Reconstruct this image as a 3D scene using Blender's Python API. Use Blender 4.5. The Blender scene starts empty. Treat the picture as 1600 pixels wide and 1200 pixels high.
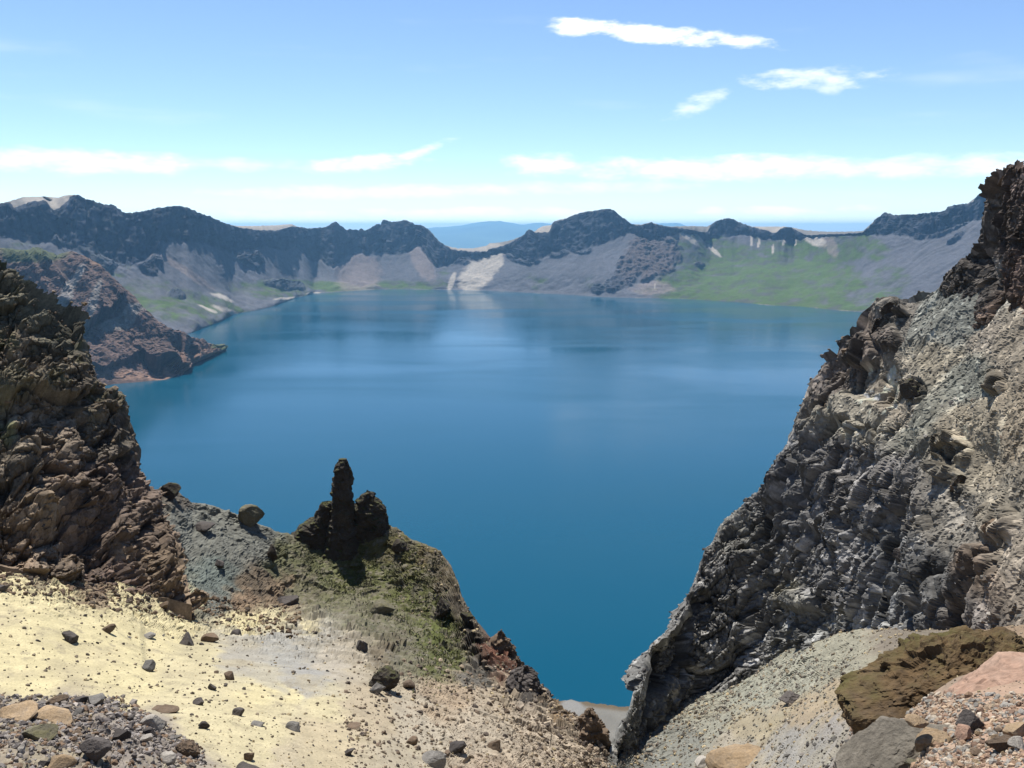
import bpy, bmesh, math, random
import numpy as np
from mathutils import Vector

random.seed(7)
scene = bpy.context.scene
R = math.radians

# ------------------------------------------------------------------ camera
CZ = 400.0                     # eye height above the lake surface (metres)
F = 1386.0                     # focal length in photo pixels (1600 wide)
TH = math.atan(245.0 / F)      # camera tilts down
cam_d = bpy.data.cameras.new('camera')
cam = bpy.data.objects.new('camera', cam_d)
scene.collection.objects.link(cam)
cam.location = (0, 0, CZ)
cam.rotation_euler = (R(90) - TH, 0, 0)
cam_d.sensor_width = 36.0
cam_d.lens = 36.0 * F / 1600.0
cam_d.clip_start = 0.1
cam_d.clip_end = 250000.0
scene.camera = cam

# ------------------------------------------------------------------ light
SUN_EL, SUN_AZ = R(65), R(-23)          # azimuth from +Y, negative = towards -X
EXPOSURE = 0.8
sun_dir = Vector((math.sin(SUN_AZ) * math.cos(SUN_EL), math.cos(SUN_AZ) * math.cos(SUN_EL), math.sin(SUN_EL)))
sun_d = bpy.data.lights.new('sun', 'SUN')
sun_d.energy = 5.0
sun_d.angle = R(0.53)
sun_d.color = (1.0, 0.955, 0.88)
sun = bpy.data.objects.new('sun', sun_d)
scene.collection.objects.link(sun)
sun.rotation_euler = sun_dir.to_track_quat('Z', 'Y').to_euler()
sun.location = (0, 0, 3000)

vs = scene.view_settings
vs.view_transform = 'Standard'
vs.look = 'None'
vs.gamma = 1.0
vs.exposure = EXPOSURE
vs.use_curve_mapping = False
cy = scene.cycles
cy.use_denoising = True
cy.max_bounces = 6
cy.diffuse_bounces = 3
cy.glossy_bounces = 3
cy.volume_bounces = 0
cy.transparent_max_bounces = 6
cy.caustics_reflective = False
cy.caustics_refractive = False

# ------------------------------------------------------------------ pixel -> place helpers
ct, st = math.cos(TH), math.sin(TH)


def at(px, py, D):
    """World point that lies at forward distance D (world Y) in the direction of a photo pixel."""
    px, py, D = np.asarray(px, float), np.asarray(py, float), np.asarray(D, float)
    u, v = (px - 800.0) / F, (600.0 - py) / F
    s = D / (ct + v * st)
    return np.stack(np.broadcast_arrays(u * s, D + 0 * s, CZ + s * (v * ct - st)), -1)


def pix(P):
    d = P - np.array((0, 0, CZ))
    dep = d[..., 1] * ct - d[..., 2] * st
    dep = np.where(dep < 0.05, 0.05, dep)
    return 800 + F * d[..., 0] / dep, 600 - F * (d[..., 1] * st + d[..., 2] * ct) / dep


def azel(px, py):
    p = at(px, py, 1.0) - np.array((0, 0, CZ))
    p = p / np.linalg.norm(p)
    return math.atan2(p[0], p[1]), math.asin(p[2])


# ------------------------------------------------------------------ world: sky with thin clouds
world = bpy.data.worlds.new('World')
scene.world = world
world.use_nodes = True
world.cycles.sampling_method = 'MANUAL'
world.cycles.sample_map_resolution = 256
wn, wl = world.node_tree.nodes, world.node_tree.links
wn.clear()


def wnode(t, **kw):
    n = wn.new(t)
    for k, v in kw.items():
        setattr(n, k, v)
    return n


def wmath(op, a, b=None, c=None, clamp=False):
    n = wnode('ShaderNodeMath', operation=op, use_clamp=clamp)
    for i, x in enumerate((a, b, c)):
        if x is None:
            continue
        if isinstance(x, (int, float)):
            n.inputs[i].default_value = x
        else:
            wl.new(x, n.inputs[i])
    return n.outputs[0]


wout = wnode('ShaderNodeOutputWorld')
wbg = wnode('ShaderNodeBackground')
SKY_STRENGTH = 0.10
wbg.inputs['Strength'].default_value = SKY_STRENGTH
sky = wnode('ShaderNodeTexSky', sky_type='NISHITA')
sky.sun_disc = False
sky.sun_elevation = SUN_EL
sky.sun_rotation = SUN_AZ
sky.altitude = 3000.0
sky.air_density = 1.0
sky.dust_density = 0.2
sky.ozone_density = 3.6
tc = wnode('ShaderNodeTexCoord')
sep = wnode('ShaderNodeSeparateXYZ')
wl.new(tc.outputs['Generated'], sep.inputs[0])
az = wmath('ARCTAN2', sep.outputs[0], sep.outputs[1])
el = wmath('ARCSINE', sep.outputs[2])
comb = wnode('ShaderNodeCombineXYZ')
wl.new(wmath('MULTIPLY', az, 26.0), comb.inputs[0])
wl.new(wmath('MULTIPLY', el, 75.0), comb.inputs[1])
nz = wnode('ShaderNodeTexNoise')
nz.inputs['Scale'].default_value = 1.0
nz.inputs['Detail'].default_value = 7.0
nz.inputs['Roughness'].default_value = 0.62
wl.new(comb.outputs[0], nz.inputs['Vector'])
noise_c = wmath('SUBTRACT', nz.outputs['Fac'], 0.5)
total = None
#        px    py   half-w half-h tilt  strength softness noise
CLOUDS = [(915, 42, 68, 14, 2, 1.0, 1.0, 1.4), (1040, 55, 175, 14, 6.5, 1.0, 1.0, 1.5), (1150, 66, 55, 8, 4, .8, 1.0, 1.5),
          (1275, 122, 105, 17, 1, .75, 1.5, 1.7), (1298, 133, 24, 16, 0, .55, 1.4, 1.5), (1095, 160, 50, 17, -22, .6, 1.5, 1.7),
          (110, 252, 240, 20, 0, .95, 1.5, 1.2), (340, 257, 140, 12, 0, .5, 1.5, 1.4), (560, 256, 110, 14, -5, .95, 1.4, 1.4),
          (650, 240, 60, 10, -20, .85, 1.4, 1.4), (850, 257, 66, 20, 2, 1.0, 1.4, 1.3), (1130, 262, 320, 21, 0, 1.0, 1.4, 1.2),
          (1420, 262, 330, 19, 0, .8, 1.5, 1.3), (620, 299, 340, 13, -1, .7, 1.5, 1.2), (870, 294, 130, 12, 0, .5, 1.5, 1.3),
          (1000, 292, 100, 10, 0, .45, 1.5, 1.4), (700, 334, 190, 12, -1, .95, 1.2, 1.5), (470, 341, 170, 12, 1, .9, 1.2, 1.6),
          (1110, 330, 28, 10, 0, .8, 1.2, 1.7), (1220, 330, 90, 8, 0, .7, 1.2, 2.1), (1340, 325, 60, 7, 0, .6, 1.2, 2.1), (880, 334, 60, 10, 0, .8, 1.2, 1.6)]
for (cx, cyy, hw, hh, tilt, stg, soft, na) in CLOUDS:
    a0, e0 = azel(cx, cyy)
    du = wmath('SUBTRACT', az, a0)
    dv = wmath('SUBTRACT', el, e0)
    c_, s_ = math.cos(R(-tilt)), math.sin(R(-tilt))
    uu = wmath('ADD', wmath('MULTIPLY', du, c_ / (hw / F)), wmath('MULTIPLY', dv, s_ / (hw / F)))
    vv = wmath('ADD', wmath('MULTIPLY', dv, c_ / (hh / F)), wmath('MULTIPLY', du, -s_ / (hh / F)))
    e = wmath('ADD', wmath('MULTIPLY', uu, uu), wmath('MULTIPLY', vv, vv))
    e = wmath('ADD', e, wmath('MULTIPLY', noise_c, na * 2.2))
    mr = wnode('ShaderNodeMapRange', interpolation_type='SMOOTHSTEP')
    wl.new(e, mr.inputs['Value'])
    mr.inputs['From Min'].default_value = 1.05
    mr.inputs['From Max'].default_value = 1.05 - soft * 1.15
    mr.inputs['To Min'].default_value = 0.0
    mr.inputs['To Max'].default_value = stg
    total = mr.outputs[0] if total is None else wmath('MAXIMUM', total, mr.outputs[0])
# the same kind of faint high streaks goes on all round the sky
comb2 = wnode('ShaderNodeCombineXYZ')
wl.new(wmath('MULTIPLY', az, 3.0), comb2.inputs[0])
wl.new(wmath('MULTIPLY', el, 22.0), comb2.inputs[1])
nz2 = wnode('ShaderNodeTexNoise')
nz2.inputs['Detail'].default_value = 6.0
nz2.inputs['Scale'].default_value = 1.0
wl.new(comb2.outputs[0], nz2.inputs['Vector'])
mr2 = wnode('ShaderNodeMapRange', interpolation_type='SMOOTHSTEP')
wl.new(nz2.outputs['Fac'], mr2.inputs['Value'])
mr2.inputs['From Min'].default_value = 0.56
mr2.inputs['From Max'].default_value = 0.85
mr2.inputs['To Max'].default_value = 0.30
total = wmath('MAXIMUM', total, mr2.outputs[0])
mixc = wnode('ShaderNodeMix', data_type='RGBA')
wl.new(total, mixc.inputs[0])
wl.new(sky.outputs[0], mixc.inputs[6])
CLOUD = 8.2
mixc.inputs[7].default_value = (CLOUD * .985, CLOUD, CLOUD * 1.01, 1)
wl.new(mixc.outputs[2], wbg.inputs['Color'])
wl.new(wbg.outputs[0], wout.inputs[0])

# ------------------------------------------------------------------ numpy noise
U = np.uint32


def h3(i, j, k, seed):
    with np.errstate(over='ignore'):
        h = (i.astype(U) * U(374761393)) ^ (j.astype(U) * U(668265263)) ^ (k.astype(U) * U(2147483647 - 55)) ^ U((seed * 2654435761) & 0xffffffff)
        h = (h ^ (h >> U(15))) * U(2246822519)
        h = (h ^ (h >> U(13))) * U(3266489917)
        return h ^ (h >> U(16))


def fr(h, n):
    with np.errstate(over='ignore'):
        g = (h ^ U(n * 0x9E3779B1 & 0xffffffff)) * U(2654435769)
        g = (g ^ (g >> U(15))) * U(2246822519)
    return ((g >> U(8)) & U(0xffff)).astype(np.float32) * np.float32(1 / 65535.0)


def perlin(p, seed=0):
    p = p.astype(np.float32)
    i = np.floor(p).astype(np.int32)
    f = p - i
    w = f * f * f * (f * (f * 6 - 15) + 10)
    out = 0
    for dx in (0, 1):
        wx = w[:, 0] if dx else 1 - w[:, 0]
        for dy in (0, 1):
            wy = w[:, 1] if dy else 1 - w[:, 1]
            for dz in (0, 1):
                wz = w[:, 2] if dz else 1 - w[:, 2]
                h = h3(i[:, 0] + dx, i[:, 1] + dy, i[:, 2] + dz, seed)
                g = (((h & U(1023)).astype(np.float32) - 511.5) * (f[:, 0] - dx)
                     + (((h >> U(10)) & U(1023)).astype(np.float32) - 511.5) * (f[:, 1] - dy)
                     + (((h >> U(20)) & U(1023)).astype(np.float32) - 511.5) * (f[:, 2] - dz)) * np.float32(1 / 511.5)
                out = out + wx * wy * wz * g
    return out * 1.1


def fbm(p, octv=4, seed=0, gain=0.5, lac=2.03):
    a, o, q = 1.0, 0, p
    for k in range(octv):
        o = o + a * perlin(q, seed + k * 17)
        a *= gain
        q = q * lac
    return o


def ridged(p, octv=4, seed=0, gain=0.5):
    a, o, q = 1.0, 0, p
    for k in range(octv):
        o = o + a * (1 - 2 * np.abs(perlin(q, seed + k * 13)))
        a *= gain
        q = q * 2.07
    return o


def facet(p, seed=0, tilt=1.0, crack=False):
    """Angular blocks: every cell is a tilted plane at its own level. Returns height, cell random."""
    p = p.astype(np.float32)
    i0 = np.floor(p - 0.5).astype(np.int32)
    f0 = p - i0
    best = np.full(len(p), 9.0, np.float32)
    second = best.copy()
    bh = np.zeros(len(p), U)
    bd = np.zeros((len(p), 3), np.float32)
    k = np.float32(.9 / 1023)
    for dx in (0, 1):
        for dy in (0, 1):
            for dz in (0, 1):
                h = h3(i0[:, 0] + dx, i0[:, 1] + dy, i0[:, 2] + dz, seed)
                x = f0[:, 0] - (dx + .05) - (h & U(1023)).astype(np.float32) * k
                y = f0[:, 1] - (dy + .05) - ((h >> U(10)) & U(1023)).astype(np.float32) * k
                z = f0[:, 2] - (dz + .05) - ((h >> U(20)) & U(1023)).astype(np.float32) * k
                d2 = x * x + y * y + z * z
                m = d2 < best
                if crack:
                    second = np.where(m, best, np.minimum(second, d2))
                best = np.where(m, d2, best)
                bh = np.where(m, h, bh)
                bd[m, 0], bd[m, 1], bd[m, 2] = x[m], y[m], z[m]
    r = fr(bh, 1)
    g = np.stack((fr(bh, 2), fr(bh, 3), fr(bh, 4)), 1) - 0.5
    hgt = (r - 0.5) + tilt * 1.6 * (g * bd).sum(1)
    if crack:
        return hgt, fr(bh, 7), np.sqrt(second) - np.sqrt(best)
    return hgt, fr(bh, 7)


def smooth(a, b, x):
    t = np.clip((x - a) / (b - a), 0, 1)
    return t * t * (3 - 2 * t)


def srgb(r, g, b):
    c = np.array((r, g, b), float) / 255.0
    return np.where(c <= 0.04045, c / 12.92, ((c + 0.055) / 1.055) ** 2.4)


ALB = 0.455
KA = 0.62                       # the same for colours given directly


def paint(px, py, anchors, power=3.0):
    """Base colours of the ground spread from traced colour samples (r,g,b as the sunlit thing shows)."""
    w_sum = np.zeros(len(px))
    c_sum = np.zeros((len(px), 3))
    for (ax, ay, rad, col) in anchors:
        w = (rad * rad / ((px - ax) ** 2 + (py - ay) ** 2 + 40.0)) ** power
        w_sum += w
        c_sum += w[:, None] * (srgb(*col) * ALB)
    return c_sum / w_sum[:, None]


# ------------------------------------------------------------------ mesh helpers
def mesh_np(name, verts, faces, smooth_shade=False, albedo=None):
    me = bpy.data.meshes.new(name)
    nv, nf, k = len(verts), len(faces), faces.shape[1]
    me.vertices.add(nv)
    me.vertices.foreach_set('co', verts.astype(np.float32).ravel())
    me.loops.add(nf * k)
    me.loops.foreach_set('vertex_index', faces.astype(np.int32).ravel())
    me.polygons.add(nf)
    me.polygons.foreach_set('loop_start', np.arange(0, nf * k, k, dtype=np.int32))
    me.polygons.foreach_set('use_smooth', np.full(nf, smooth_shade, bool))
    me.update(calc_edges=True)
    if albedo is not None:
        at_ = me.attributes.new('albedo', 'FLOAT_COLOR', 'POINT')
        c = np.ones((nv, 4), np.float32)
        c[:, :3] = albedo
        at_.data.foreach_set('color', c.ravel())
    return me


def link(name, me, mat=None, parent=None, **props):
    o = bpy.data.objects.new(name, me)
    scene.collection.objects.link(o)
    if mat is not None and me is not None and len(me.materials) == 0:
        me.materials.append(mat)
    if parent is not None:
        o.parent = parent
    for k, v in props.items():
        o[k] = v
    return o


def grid_faces(nr, nc, wrap=False):
    r = np.arange(nr - 1)[:, None]
    c = np.arange(nc if wrap else nc - 1)[None, :]
    a = r * nc + c
    b = r * nc + (c + 1) % nc
    return np.stack((a, b, b + nc, a + nc), -1).reshape(-1, 4)


def blur(a, n):
    if n < 2:
        return a
    k = np.hanning(n + 2)[1:-1]
    k /= k.sum()
    return np.convolve(np.pad(a, n, mode='edge'), k, 'same')[n:-n]


def loft(cols, rows, nseg, blurs=None):
    """rows: list of (px list, py list, D list) or a (len(cols),3) array. Interpolates smoothly across rows."""
    pts = []
    for i, r in enumerate(rows):
        if isinstance(r, np.ndarray):
            pts.append(r)
            continue
        t = np.array(r, float)
        py = np.interp(cols, t[:, 0], t[:, 1])
        D = np.interp(cols, t[:, 0], t[:, 2])
        n = 1 if blurs is None else blurs[i]
        pts.append(at(cols, blur(py, n), blur(D, max(n, 9))))
    P = np.array(pts)                                   # rows, cols, 3
    d = np.diff(P, axis=0)
    m = np.zeros_like(P)
    s = d[:-1] * d[1:]
    with np.errstate(divide='ignore', invalid='ignore'):
        hm = np.where(s > 0, 2 * s / (d[:-1] + d[1:]), 0.0)
    m[1:-1] = hm
    m[0], m[-1] = d[0], d[-1]
    out, rp = [], []
    for i in range(len(P) - 1):
        for t in np.arange(nseg[i]) / nseg[i]:
            t2, t3 = t * t, t * t * t
            out.append((2 * t3 - 3 * t2 + 1) * P[i] + (t3 - 2 * t2 + t) * m[i] + (-2 * t3 + 3 * t2) * P[i + 1] + (t3 - t2) * m[i + 1])
            rp.append(i + t)
    out.append(P[-1])
    rp.append(len(P) - 1)
    return np.array(out), np.array(rp)


def normals(G):
    du = np.gradient(G, axis=1)
    dv = np.gradient(G, axis=0)
    n = np.cross(du, dv)
    n /= np.linalg.norm(n, axis=-1, keepdims=True) + 1e-9
    return n


def soft_normals(G, k):
    """normals of a smoothed copy, so that strong relief does not fold over itself"""
    n = normals(G)
    for ax in (0, 1):
        pad = [(0, 0)] * 3
        pad[ax] = (k, k)
        c = np.cumsum(np.pad(n, pad, mode='edge'), axis=ax)
        n = (np.take(c, range(2 * k, c.shape[ax]), axis=ax) - np.take(c, range(0, c.shape[ax] - 2 * k), axis=ax))
    return n / (np.linalg.norm(n, axis=-1, keepdims=True) + 1e-9)


# ------------------------------------------------------------------ materials
def nodes_of(mat):
    mat.use_nodes = True
    nt = mat.node_tree
    nt.nodes.clear()
    return nt.nodes, nt.links


def rock_material(name, scale, colour=None, vary=0.35, bump=0.9, bump_dist=0.05, speck=0.32, rough=0.92, rand=0.0, moss=None):
    """Albedo attribute (or one colour) broken up by three scales of grain; scale = grains per metre."""
    mat = bpy.data.materials.new(name)
    n, l = nodes_of(mat)
    out = n.new('ShaderNodeOutputMaterial')
    bs = n.new('ShaderNodeBsdfPrincipled')
    bs.inputs['Roughness'].default_value = rough
    bs.inputs['Specular IOR Level'].default_value = 0.22
    l.new(bs.outputs[0], out.inputs[0])
    geo = n.new('ShaderNodeNewGeometry')
    tcx = n.new('ShaderNodeTexCoord')
    vec = geo.outputs['Position'] if colour is None else tcx.outputs['Object']

    def noise(sc, det=5.0, ro=0.6):
        q = n.new('ShaderNodeTexNoise')
        q.inputs['Scale'].default_value = sc
        q.inputs['Detail'].default_value = det
        q.inputs['Roughness'].default_value = ro
        l.new(vec, q.inputs['Vector'])
        return q.outputs['Fac']

    def mrange(v, a, b):
        q = n.new('ShaderNodeMapRange')
        q.inputs['From Min'].default_value = 0.28
        q.inputs['From Max'].default_value = 0.72
        q.inputs['To Min'].default_value = a
        q.inputs['To Max'].default_value = b
        l.new(v, q.inputs['Value'])
        return q.outputs[0]

    if colour is None:
        a = n.new('ShaderNodeAttribute')
        a.attribute_name = 'albedo'
        col = a.outputs['Color']
    else:
        a = n.new('ShaderNodeRGB')
        a.outputs[0].default_value = (*colour, 1)
        col = a.outputs[0]
    if colour is not None and bump:
        m0 = n.new('ShaderNodeMix')
        m0.data_type = 'RGBA'
        l.new(mrange(noise(scale * 0.5, 6, 0.65), -0.35, 0.95), m0.inputs[0])
        m0.clamp_factor = True
        l.new(col, m0.inputs[6])
        g_ = sum(colour) / 3
        m0.inputs[7].default_value = (.45 * colour[0] + .38 * g_, .45 * colour[1] + .33 * g_, .45 * colour[2] + .27 * g_, 1)
        col = m0.outputs[2]
    f1 = mrange(noise(scale * 0.22, 4), 1 - vary, 1 + vary)
    f2 = mrange(noise(scale * 2.3, 4, 0.7), 1 - speck, 1 + speck)
    mul = n.new('ShaderNodeMath')
    mul.operation = 'MULTIPLY'
    l.new(f1, mul.inputs[0])
    l.new(f2, mul.inputs[1])
    fac = mul.outputs[0]
    if rand:
        oi = n.new('ShaderNodeObjectInfo')
        q = n.new('ShaderNodeMapRange')
        q.inputs['To Min'].default_value = 1 - rand
        q.inputs['To Max'].default_value = 1 + rand
        l.new(oi.outputs['Random'], q.inputs['Value'])
        m2 = n.new('ShaderNodeMath')
        m2.operation = 'MULTIPLY'
        l.new(fac, m2.inputs[0])
        l.new(q.outputs[0], m2.inputs[1])
        fac = m2.outputs[0]
    vm = n.new('ShaderNodeVectorMath')
    vm.operation = 'SCALE'
    l.new(col, vm.inputs[0])
    l.new(fac, vm.inputs['Scale'])
    colour_out = vm.outputs[0]
    if moss is not None:
        mcol, mlow, mhigh = moss
        sx = n.new('ShaderNodeSeparateXYZ')
        l.new(geo.outputs['Normal'], sx.inputs[0])
        q = n.new('ShaderNodeMapRange')
        q.inputs['From Min'].default_value = mlow
        q.inputs['From Max'].default_value = mhigh
        l.new(sx.outputs[2], q.inputs['Value'])
        m3 = n.new('ShaderNodeMath')
        m3.operation = 'MULTIPLY'
        l.new(q.outputs[0], m3.inputs[0])
        l.new(mrange(noise(scale * 0.35, 3), -0.6, 1.5), m3.inputs[1])
        m3.use_clamp = True
        mx = n.new('ShaderNodeMix')
        mx.data_type = 'RGBA'
        l.new(m3.outputs[0], mx.inputs[0])
        l.new(colour_out, mx.inputs[6])
        mx.inputs[7].default_value = (*mcol, 1)
        colour_out = mx.outputs[2]
    l.new(colour_out, bs.inputs['Base Color'])
    if bump:
        b = n.new('ShaderNodeBump')
        b.inputs['Strength'].default_value = bump
        b.inputs['Distance'].default_value = bump_dist
        l.new(noise(scale * 1.2, 8, 0.7), b.inputs['Height'])
        l.new(b.outputs[0], bs.inputs['Normal'])
    return mat


def A(*c):
    return tuple(srgb(*c) * ALB)


M_slope = rock_material('volcanic_ash_slope', 5.0, vary=0.14, speck=0.22, bump=0.6, bump_dist=0.04)
M_cliff = rock_material('fractured_grey_rock', 3.0, vary=0.22, speck=0.3, bump=0.7, bump_dist=0.06)
M_crag = rock_material('brown_lava_rock', 3.0, vary=0.22, speck=0.35, bump=0.8, bump_dist=0.06)
M_rim = rock_material('far_rock_and_scree', 0.03, vary=0.16, speck=0.25, bump=0.5, bump_dist=6.0)
M_head = rock_material('headland_rock', 0.05, vary=0.2, speck=0.3, bump=0.5, bump_dist=4.0)
M_blue = rock_material('distant_forest', 0.002, colour=(0.06, 0.09, 0.05), bump=0)
M_plain = rock_material('forest_plain', 0.001, colour=(0.05, 0.08, 0.04), bump=0)
STONE = {
    'grey': rock_material('grey_stone', 6, colour=A(150, 146, 140), rand=0.3, bump_dist=0.03),
    'dark': rock_material('dark_basalt', 6, colour=A(105, 98, 94), rand=0.3, bump_dist=0.03),
    'brown': rock_material('brown_stone', 6, colour=A(146, 124, 102), rand=0.3, bump_dist=0.03),
    'tan': rock_material('tan_stone', 6, colour=A(196, 168, 132), rand=0.25, bump_dist=0.03),
    'pale': rock_material('pale_pumice', 6, colour=A(214, 206, 194), rand=0.2, bump_dist=0.03),
    'slab': rock_material('grey_brown_slab', 5, colour=A(146, 138, 124), rand=0.1, bump_dist=0.04),
    'pink': rock_material('pink_tuff', 4, colour=A(200, 162, 138), rand=0.1, vary=.3, bump_dist=0.03),
    'moss': rock_material('mossy_brown_lava', 5, colour=A(122, 98, 66), vary=.4, speck=.45, bump=1.0, bump_dist=0.05, moss=((0.066, 0.055, 0.018), .45, .98)),
    'lichen': rock_material('lichen_grey_boulder', 4, colour=A(140, 134, 112), moss=((0.115, 0.105, 0.055), .2, .8), bump_dist=0.04),
    'black': rock_material('black_spire_rock', 4, colour=A(92, 84, 75), vary=.3, bump=.9, bump_dist=0.08, moss=((0.052, 0.055, 0.014), .55, .95)),
}

# ------------------------------------------------------------------ lake
def lake_material():
    mat = bpy.data.materials.new('crater_lake_water')
    n, l = nodes_of(mat)
    out = n.new('ShaderNodeOutputMaterial')
    bs = n.new('ShaderNodeBsdfPrincipled')
    bs.inputs['Base Color'].default_value = (0.0001, 0.048, 0.084, 1)
    bs.inputs['IOR'].default_value = 1.33
    bs.inputs['Specular IOR Level'].default_value = 0.33
    geo = n.new('ShaderNodeNewGeometry')
    mp = n.new('ShaderNodeMapping')
    mp.inputs['Scale'].default_value = (0.0011, 0.0030, 1)
    mp.inputs['Rotation'].default_value = (0, 0, R(18))
    l.new(geo.outputs['Position'], mp.inputs['Vector'])
    q = n.new('ShaderNodeTexNoise')
    q.inputs['Scale'].default_value = 1.0
    q.inputs['Detail'].default_value = 5
    q.inputs['Distortion'].default_value = 0.6
    l.new(mp.outputs[0], q.inputs['Vector'])
    r = n.new('ShaderNodeMapRange')
    r.inputs['From Min'].default_value = 0.35
    r.inputs['From Max'].default_value = 0.65
    r.inputs['To Min'].default_value = 0.09
    r.inputs['To Max'].default_value = 0.24
    l.new(q.outputs['Fac'], r.inputs['Value'])
    l.new(r.outputs[0], bs.inputs['Roughness'])
    w = n.new('ShaderNodeTexNoise')
    w.inputs['Scale'].default_value = 0.35
    w.inputs['Detail'].default_value = 6
    l.new(geo.outputs['Position'], w.inputs['Vector'])
    b = n.new('ShaderNodeBump')
    b.inputs['Strength'].default_value = 0.35
    b.inputs['Distance'].default_value = 0.25
    l.new(w.outputs['Fac'], b.inputs['Height'])
    l.new(b.outputs[0], bs.inputs['Normal'])
    l.new(bs.outputs[0], out.inputs[0])
    return mat


ys = np.concatenate((np.linspace(380, 1500, 30), np.linspace(1600, 6500, 40)))
xs = np.linspace(-5200, 5200, 60)
gx, gy = np.meshgrid(xs, ys)
lv = np.stack((gx, gy, 0 * gx), -1).reshape(-1, 3)
link('lake', mesh_np('lake', lv, grid_faces(len(ys), len(xs)), True), lake_material(), kind='structure')

# ------------------------------------------------------------------ far crater rim
SKYLINE = [(-260, 332), (-100, 326), (0, 318), (20, 314), (40, 308), (70, 307), (95, 309), (105, 305), (122, 304), (130, 311), (145, 313), (155, 319), (163, 321), (173, 320), (180, 323), (190, 332), (200, 334), (215, 332), (240, 327), (262, 323), (280, 322), (295, 326), (315, 335), (330, 340), (350, 349), (370, 353), (400, 353), (430, 352), (455, 350), (465, 354), (480, 357), (495, 356), (510, 355), (517, 350), (524, 346), (530, 351), (540, 360), (545, 358), (560, 360), (563, 357), (570, 361), (576, 358), (585, 353), (588, 350), (595, 352), (597, 346), (601, 343), (612, 347), (622, 346), (632, 344), (645, 349), (650, 352), (657, 351), (668, 357), (676, 365), (686, 377), (695, 383), (705, 386), (715, 388), (740, 388), (760, 384), (765, 380), (780, 379), (800, 375), (818, 368), (823, 361), (827, 359), (836, 362), (842, 356), (850, 353), (860, 352), (866, 346), (875, 343), (885, 341), (893, 337), (905, 333), (917, 330), (930, 329), (940, 327), (950, 326), (958, 328), (968, 337), (978, 345), (985, 350), (1000, 351), (1010, 349), (1017, 347), (1025, 350), (1035, 353), (1050, 354), (1080, 353), (1105, 354), (1112, 350), (1122, 345), (1135, 342), (1140, 341), (1148, 344), (1160, 350), (1175, 354), (1200, 354), (1225, 354), (1240, 356), (1260, 360), (1290, 362), (1320, 362), (1350, 361), (1362, 352), (1370, 343), (1375, 338), (1384, 332), (1395, 336), (1410, 336), (1430, 335), (1450, 333), (1475, 331), (1483, 324), (1487, 323), (1500, 320), (1520, 317), (1530, 305), (1540, 301), (1560, 302), (1700, 306), (1900, 306)]
PLATEAU = [(-260, 3), (0, 3), (14, 4), (22, 15), (40, 12), (70, 7), (74, 14), (82, 22), (100, 16), (115, 3), (130, 1), (355, 1), (375, 4), (400, 7), (430, 9), (450, 5), (470, 1), (690, 1), (705, 4), (740, 6), (760, 10), (800, 5), (815, 1), (834, 1), (845, 10), (858, 12), (866, 2), (985, 1), (1000, 3), (1015, 1), (1060, 3), (1090, 9), (1104, 10), (1112, 1), (1160, 1), (1180, 3), (1200, 7), (1210, 12), (1220, 4), (1232, 1), (1262, 8), (1290, 5), (1350, 3), (1362, 1), (1900, 1)]
CLIFF = [(-260, 380), (0, 370), (30, 372), (45, 378), (60, 380), (80, 374), (92, 366), (100, 385), (115, 390), (140, 395), (160, 405), (190, 415), (220, 412), (240, 398), (250, 398), (255, 376), (280, 376), (310, 378), (330, 383), (350, 392), (365, 397), (380, 394), (395, 389), (420, 387), (440, 391), (446, 391), (460, 387), (470, 391), (480, 402), (490, 407), (500, 405), (510, 413), (522, 418), (535, 408), (545, 397), (560, 396), (580, 398), (600, 396), (630, 397), (645, 390), (652, 383), (660, 392), (672, 405), (680, 417), (690, 418), (705, 412), (720, 404), (735, 402), (760, 402), (780, 396), (800, 398), (815, 408), (830, 413), (845, 405), (860, 397), (880, 392), (890, 393), (905, 396), (915, 392), (930, 385), (945, 380), (960, 373), (975, 365), (985, 362), (1000, 372), (1020, 376), (1040, 370), (1060, 364), (1090, 367), (1098, 377), (1110, 373), (1130, 370), (1160, 366), (1190, 372), (1210, 375), (1240, 374), (1262, 373), (1275, 370), (1290, 369), (1340, 366), (1352, 367), (1370, 367), (1400, 366), (1420, 368), (1430, 375), (1445, 373), (1460, 366), (1480, 360), (1500, 352), (1520, 345), (1560, 335), (1900, 330)]
SHORE = [(-260, 600), (0, 560), (250, 532), (300, 520), (320, 512), (345, 503), (360, 493), (380, 488), (400, 485), (430, 478), (445, 472), (465, 465), (480, 462), (490, 458), (520, 457), (560, 454), (600, 452), (640, 452), (700, 453), (760, 454), (800, 456), (850, 459), (900, 461), (930, 464), (1000, 466), (1060, 467), (1100, 469), (1150, 472), (1200, 477), (1250, 479), (1300, 484), (1350, 488), (1400, 492), (1500, 500), (1900, 540)]
# line where the flatter grassy bench meets the talus, and the bench's slope in degrees
BENCH = [(-260, 500), (0, 470), (250, 455), (330, 455), (400, 448), (470, 440), (520, 440), (600, 440), (680, 442), (760, 430), (850, 430), (930, 430), (1000, 425), (1050, 430), (1090, 415), (1150, 408), (1250, 406), (1300, 412), (1350, 430), (1450, 440), (1600, 440), (1900, 440)]
BENCH_T = [(-260, 20), (300, 15), (480, 12), (600, 20), (700, 30), (950, 32), (1050, 24), (1100, 13), (1250, 11), (1330, 14), (1420, 24), (1900, 26)]


def line(tab, x, b=1):
    t = np.array(tab, float)
    return blur(np.interp(x, t[:, 0], t[:, 1]), b)


def kslope(px, py):
    p = at(px, py, 1.0)
    return p[..., 2] - CZ


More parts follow.
